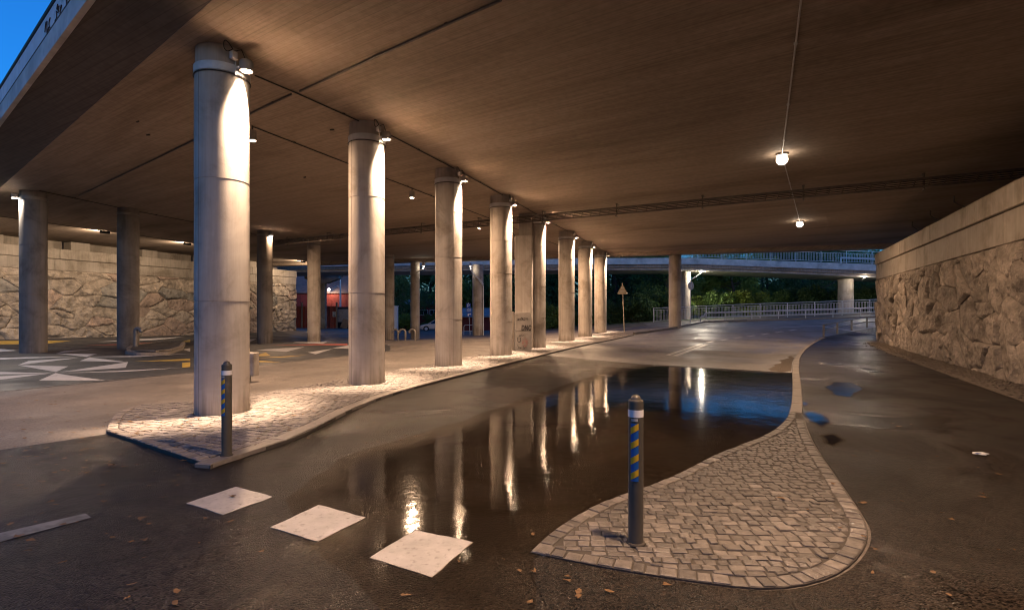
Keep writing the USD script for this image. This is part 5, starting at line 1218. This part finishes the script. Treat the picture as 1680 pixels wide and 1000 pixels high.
# ------------------------------------------------------------------ trees and bushes
def leaf_cloud(centres, radii, n, size, r):
    """n leaf faces, each a bent pair of triangles, spread through the clumps"""
    k = r.choice(len(centres), n, p=radii ** 2 / (radii ** 2).sum()); u = r.normal(size=(n, 3)); u /= np.linalg.norm(u, axis=1, keepdims=True)
    p = centres[k] + u * (radii[k] * r.uniform(.35, 1.0, n) ** .6)[:, None] * [1, 1, .75]
    a = r.normal(size=(n, 3)); a /= np.linalg.norm(a, axis=1, keepdims=True); b = np.cross(a, r.normal(size=(n, 3))); b /= np.linalg.norm(b, axis=1, keepdims=True)
    s = size * r.uniform(.6, 1.4, n)[:, None]
    v = np.stack([p - a * s, p - b * s * .45, p + a * s, p + b * s * .45 + np.cross(a, b) * s * .25], 1).reshape(-1, 3)
    i = np.arange(n)[:, None] * 4; return v, np.vstack([i + [0, 1, 2], i + [0, 2, 3]])
def make_tree(label, seed, H, W, trunk_r, mat, n, size, loc, low=.16, sparse=False):
    r = np.random.default_rng(seed); t = thing('tree', label, 'tree', 'trees beyond the road', loc, r.uniform(0, 6))
    tr = MB(); top = np.array([r.normal(0, .4), r.normal(0, .4), H * .72]); pts = [np.array([0, 0, -.3])] + [top * u + np.r_[r.normal(0, .12, 2), 0] for u in (.25, .5, .75, 1)]
    tr.tube(pts, [trunk_r * 1.25, trunk_r, trunk_r * .8, trunk_r * .55, trunk_r * .25], 8)
    tips = []
    for k in range(16 if not sparse else 22):
        u = r.uniform(low + .02, .95); b0 = top * u; an = r.uniform(0, 2 * np.pi); ln = W * r.uniform(.55, 1.0) * (1.15 - .6 * abs(u - .45))
        e = b0 + [ln * math.cos(an), ln * math.sin(an), ln * r.uniform(.1, .7)]; mid = (b0 + e) / 2 + r.normal(0, .15, 3)
        tr.tube([b0, mid, e], [trunk_r * .34, trunk_r * .2, .015], 5); tips += [e, mid * .4 + e * .6]
        for _ in range(2 if not sparse else 4):
            e2 = e + r.normal(0, ln * .28, 3) + [0, 0, .2]; tr.tube([mid, (mid + e2) / 2 + r.normal(0, .1, 3), e2], [trunk_r * .12, trunk_r * .08, .008], 4); tips.append(e2)
    obj('trunk', tr, 'bark', t, True)
    c = np.array(tips + [top * u for u in (.8, .95, 1.1)]); rad = W * r.uniform(.16, .36, len(c)) * (1 if not sparse else .55)
    obj('crown', leaf_cloud(c, rad, n, size, r), mat, t)
    return t
protos = {}
TREES = [ # px, Y, height factor, kind, label
    (585, 98, 1.25, 'a', 'dark tree rising behind the red building'), (660, 74, 1.0, 'a', 'broad dark green tree behind the bike hoops'), (702, 90, 1.5, 'b', 'leafy tree behind the parked car'), (745, 84, 1.5, 'c', 'dark tree hidden mostly by the third and fourth columns'),
    (800, 78, 1.55, 'b', 'tall tree behind the pale pier and grey-roofed shed'), (850, 76, 1.55, 'a', 'dark tree showing over the graffiti-tagged box'), (905, 74, 1.5, 'c', 'dark tree between the fifth and sixth floodlit columns'), (960, 74, 1.55, 'a', 'dark tree between the sixth and seventh floodlit columns'),
    (1012, 68, 1.45, 'c', 'very dark tree behind the triangular sign'), (1060, 70, 1.5, 'a', 'very dark tree right of the triangular sign'), (1095, 58, .85, 'b', 'green tree behind the left end of the bar fence'), (1150, 62, .95, 'y', 'brighter yellow-green tree right of the pair of piers'),
    (1205, 58, .95, 'y', 'brightest yellow-green tree behind the middle of the bar fence'), (1262, 64, 1.0, 'b', 'mid green tree right of the yellow-green ones'), (1310, 64, .95, 'c', 'dark tree over the guard rail left of the thick pier'), (1350, 58, .85, 'a', 'dark tree just left of the thick far pier'),
    (1255, 84, 1.35, 's', 'thin-leaved tall tree seen through the ramp railing, left'), (1322, 80, 1.4, 's', 'thin-leaved tall tree seen through the ramp railing, middle'), (1385, 74, 1.35, 's', 'bare forked tree seen through the ramp railing, right'), (1425, 68, .75, 'c', 'small dark tree at the end of the right wall'), (1460, 62, .9, 'b', 'tree hidden behind the end of the right wall'), (520, 104, 1.2, 'c', 'dark tree at the left behind the red building')]
KIND = {'a': (9.0, 4.2, .24, 'leaf_dark', 9000, .17), 'b': (9.0, 4.0, .22, 'leaf_green', 9000, .17), 'c': (8.5, 4.4, .26, 'leaf_dark', 10000, .16), 'y': (8.6, 3.8, .2, 'leaf_yellow', 9000, .16), 's': (10.0, 4.2, .24, 'leaf_dark', 2600, .14)}
rt_ = np.random.default_rng(5)
for px, Y, hf, kd, lab in TREES:
    x = X_(px, Y); loc = (x, Y, hz(x, Y) - .1)
    if kd not in protos:
        H, W, tr_, mat, n, size = KIND[kd]
        protos[kd] = make_tree(lab, 100 + ord(kd), H, W, tr_, mat, n, size, loc, sparse=(kd == 's')); protos[kd].GetAttribute('xformOp:rotateXYZ')
        UsdGeom.Xformable(protos[kd]).AddScaleOp().Set(Gf.Vec3f(hf, hf, hf))
    else: copy_of(protos[kd], lab, loc, rt_.uniform(0, 6.28), (hf * rt_.uniform(.9, 1.15), hf * rt_.uniform(.9, 1.15), hf), 'trees beyond the road')
def make_bush(label, seed, W, H, mat, n, size, loc):
    r = np.random.default_rng(seed); t = thing('bush', label, 'bush', 'bushes beyond the road', loc)
    c = np.c_[r.normal(0, W * .35, 26), r.normal(0, W * .3, 26), r.uniform(.15, .8, 26) * H]; st = MB()
    for q in c[:14]: st.tube([[0, 0, -.1], q * [.5, .5, .6], q], [.04, .025, .008], 4)
    obj('stems', st, 'bark', t); obj('foliage', leaf_cloud(c, np.full(26, W * .3) * r.uniform(.7, 1.2, 26), n, size, r), mat, t); return t
bp = {}
for px, Y, s, kd, lab in ((667, 66, 1.0, 'y', 'yellow-green bush on the grass behind the bike hoops'), (648, 68, .9, 'g', 'dark bush left of the white post behind the hoops'), (712, 74, 1.0, 'g', 'dark bush directly above the parked car'), (868, 52, 1.0, 'g', 'bush low behind the graffiti-tagged box'), (908, 50, 1.15, 'g', 'green bush between the casing and the sixth column'),
                          (1005, 50, 1.1, 'd', 'dark bush at the foot of the triangular sign'), (1045, 49, 1.2, 'd', 'dark bush right of the triangular sign post'), (1080, 50, 1.2, 'g', 'bush behind the first bars of the fence'), (1128, 52, 1.1, 'y', 'yellow-green bush behind the pair of piers'),
                          (1175, 50, 1.1, 'g', 'bush behind the fence left of centre'), (1225, 50, 1.15, 'y', 'yellow-green bush behind the middle of the fence'), (1275, 50, 1.1, 'g', 'bush behind the fence right of centre'), (1325, 49, 1.2, 'd', 'dark bush behind the fence near the thick pier'), (1365, 50, 1.2, 'd', 'dark bush left of the thick far pier'), (1412, 50, 1.25, 'd', 'dark bush between the thick pier and the right wall'), (970, 48, .9, 'd', 'dark low bush between the seventh and last columns')):
    x = X_(px, Y); loc = (x, Y, hz(x, Y))
    mat, n = {'y': ('leaf_yellow', 3500), 'g': ('leaf_green', 3500), 'd': ('leaf_dark', 4000)}[kd]
    if kd not in bp: bp[kd] = make_bush(lab, 300 + ord(kd), 2.2, 2.4, mat, n, .12, loc)
    else: copy_of(bp[kd], lab, loc, rt_.uniform(0, 6.28), (s, s, s), 'bushes beyond the road')
r = np.random.default_rng(77); c = np.c_[r.uniform(-70, 110, 420), r.uniform(104, 120, 420), r.uniform(0, 7.0, 420)]
tag(obj('distant_wood', leaf_cloud(c, r.uniform(1.6, 3.2, 420), 26000, .5, r), 'leaf_dark'), 'far dark wood closing the view behind the trees', 'wood', kind='stuff')

# litter on the footpath
q = Gp(1610, 745, RZ); lt = thing('crumpled_wrapper', 'small crumpled white and blue wrapper on the wet footpath', 'litter', None, q)
m = trimesh.creation.icosphere(2, 1.0); v = m.vertices * [.085, .05, .012]; v *= (1 + .9 * (meshkit.fbm(v * 30, 3) - .5))[:, None]; v[:, 2] += .012; m.vertices = v; obj('paper', m, 'litter_white', lt)
obj('blue_print', rbox((.045, .035, .006), (-.05, -.015, .018), .002), 'sign_blue', lt)

pt = stage.GetPrimAtPath('/World/road_bridge')
for k in range(3):
    g = squiggle(50 + k, 3, .5, .30, .009); v = np.array(g.vertices); a = E0 + ED * (4.6 + k * .75) + EN * .026
    w = np.c_[a + np.outer(v[:, 0], ED) - np.outer(v[:, 2], EN), v[:, 1] + 6.42]
    obj('graffiti_tag', (w, np.array(g.faces)), 'graffiti', pt)
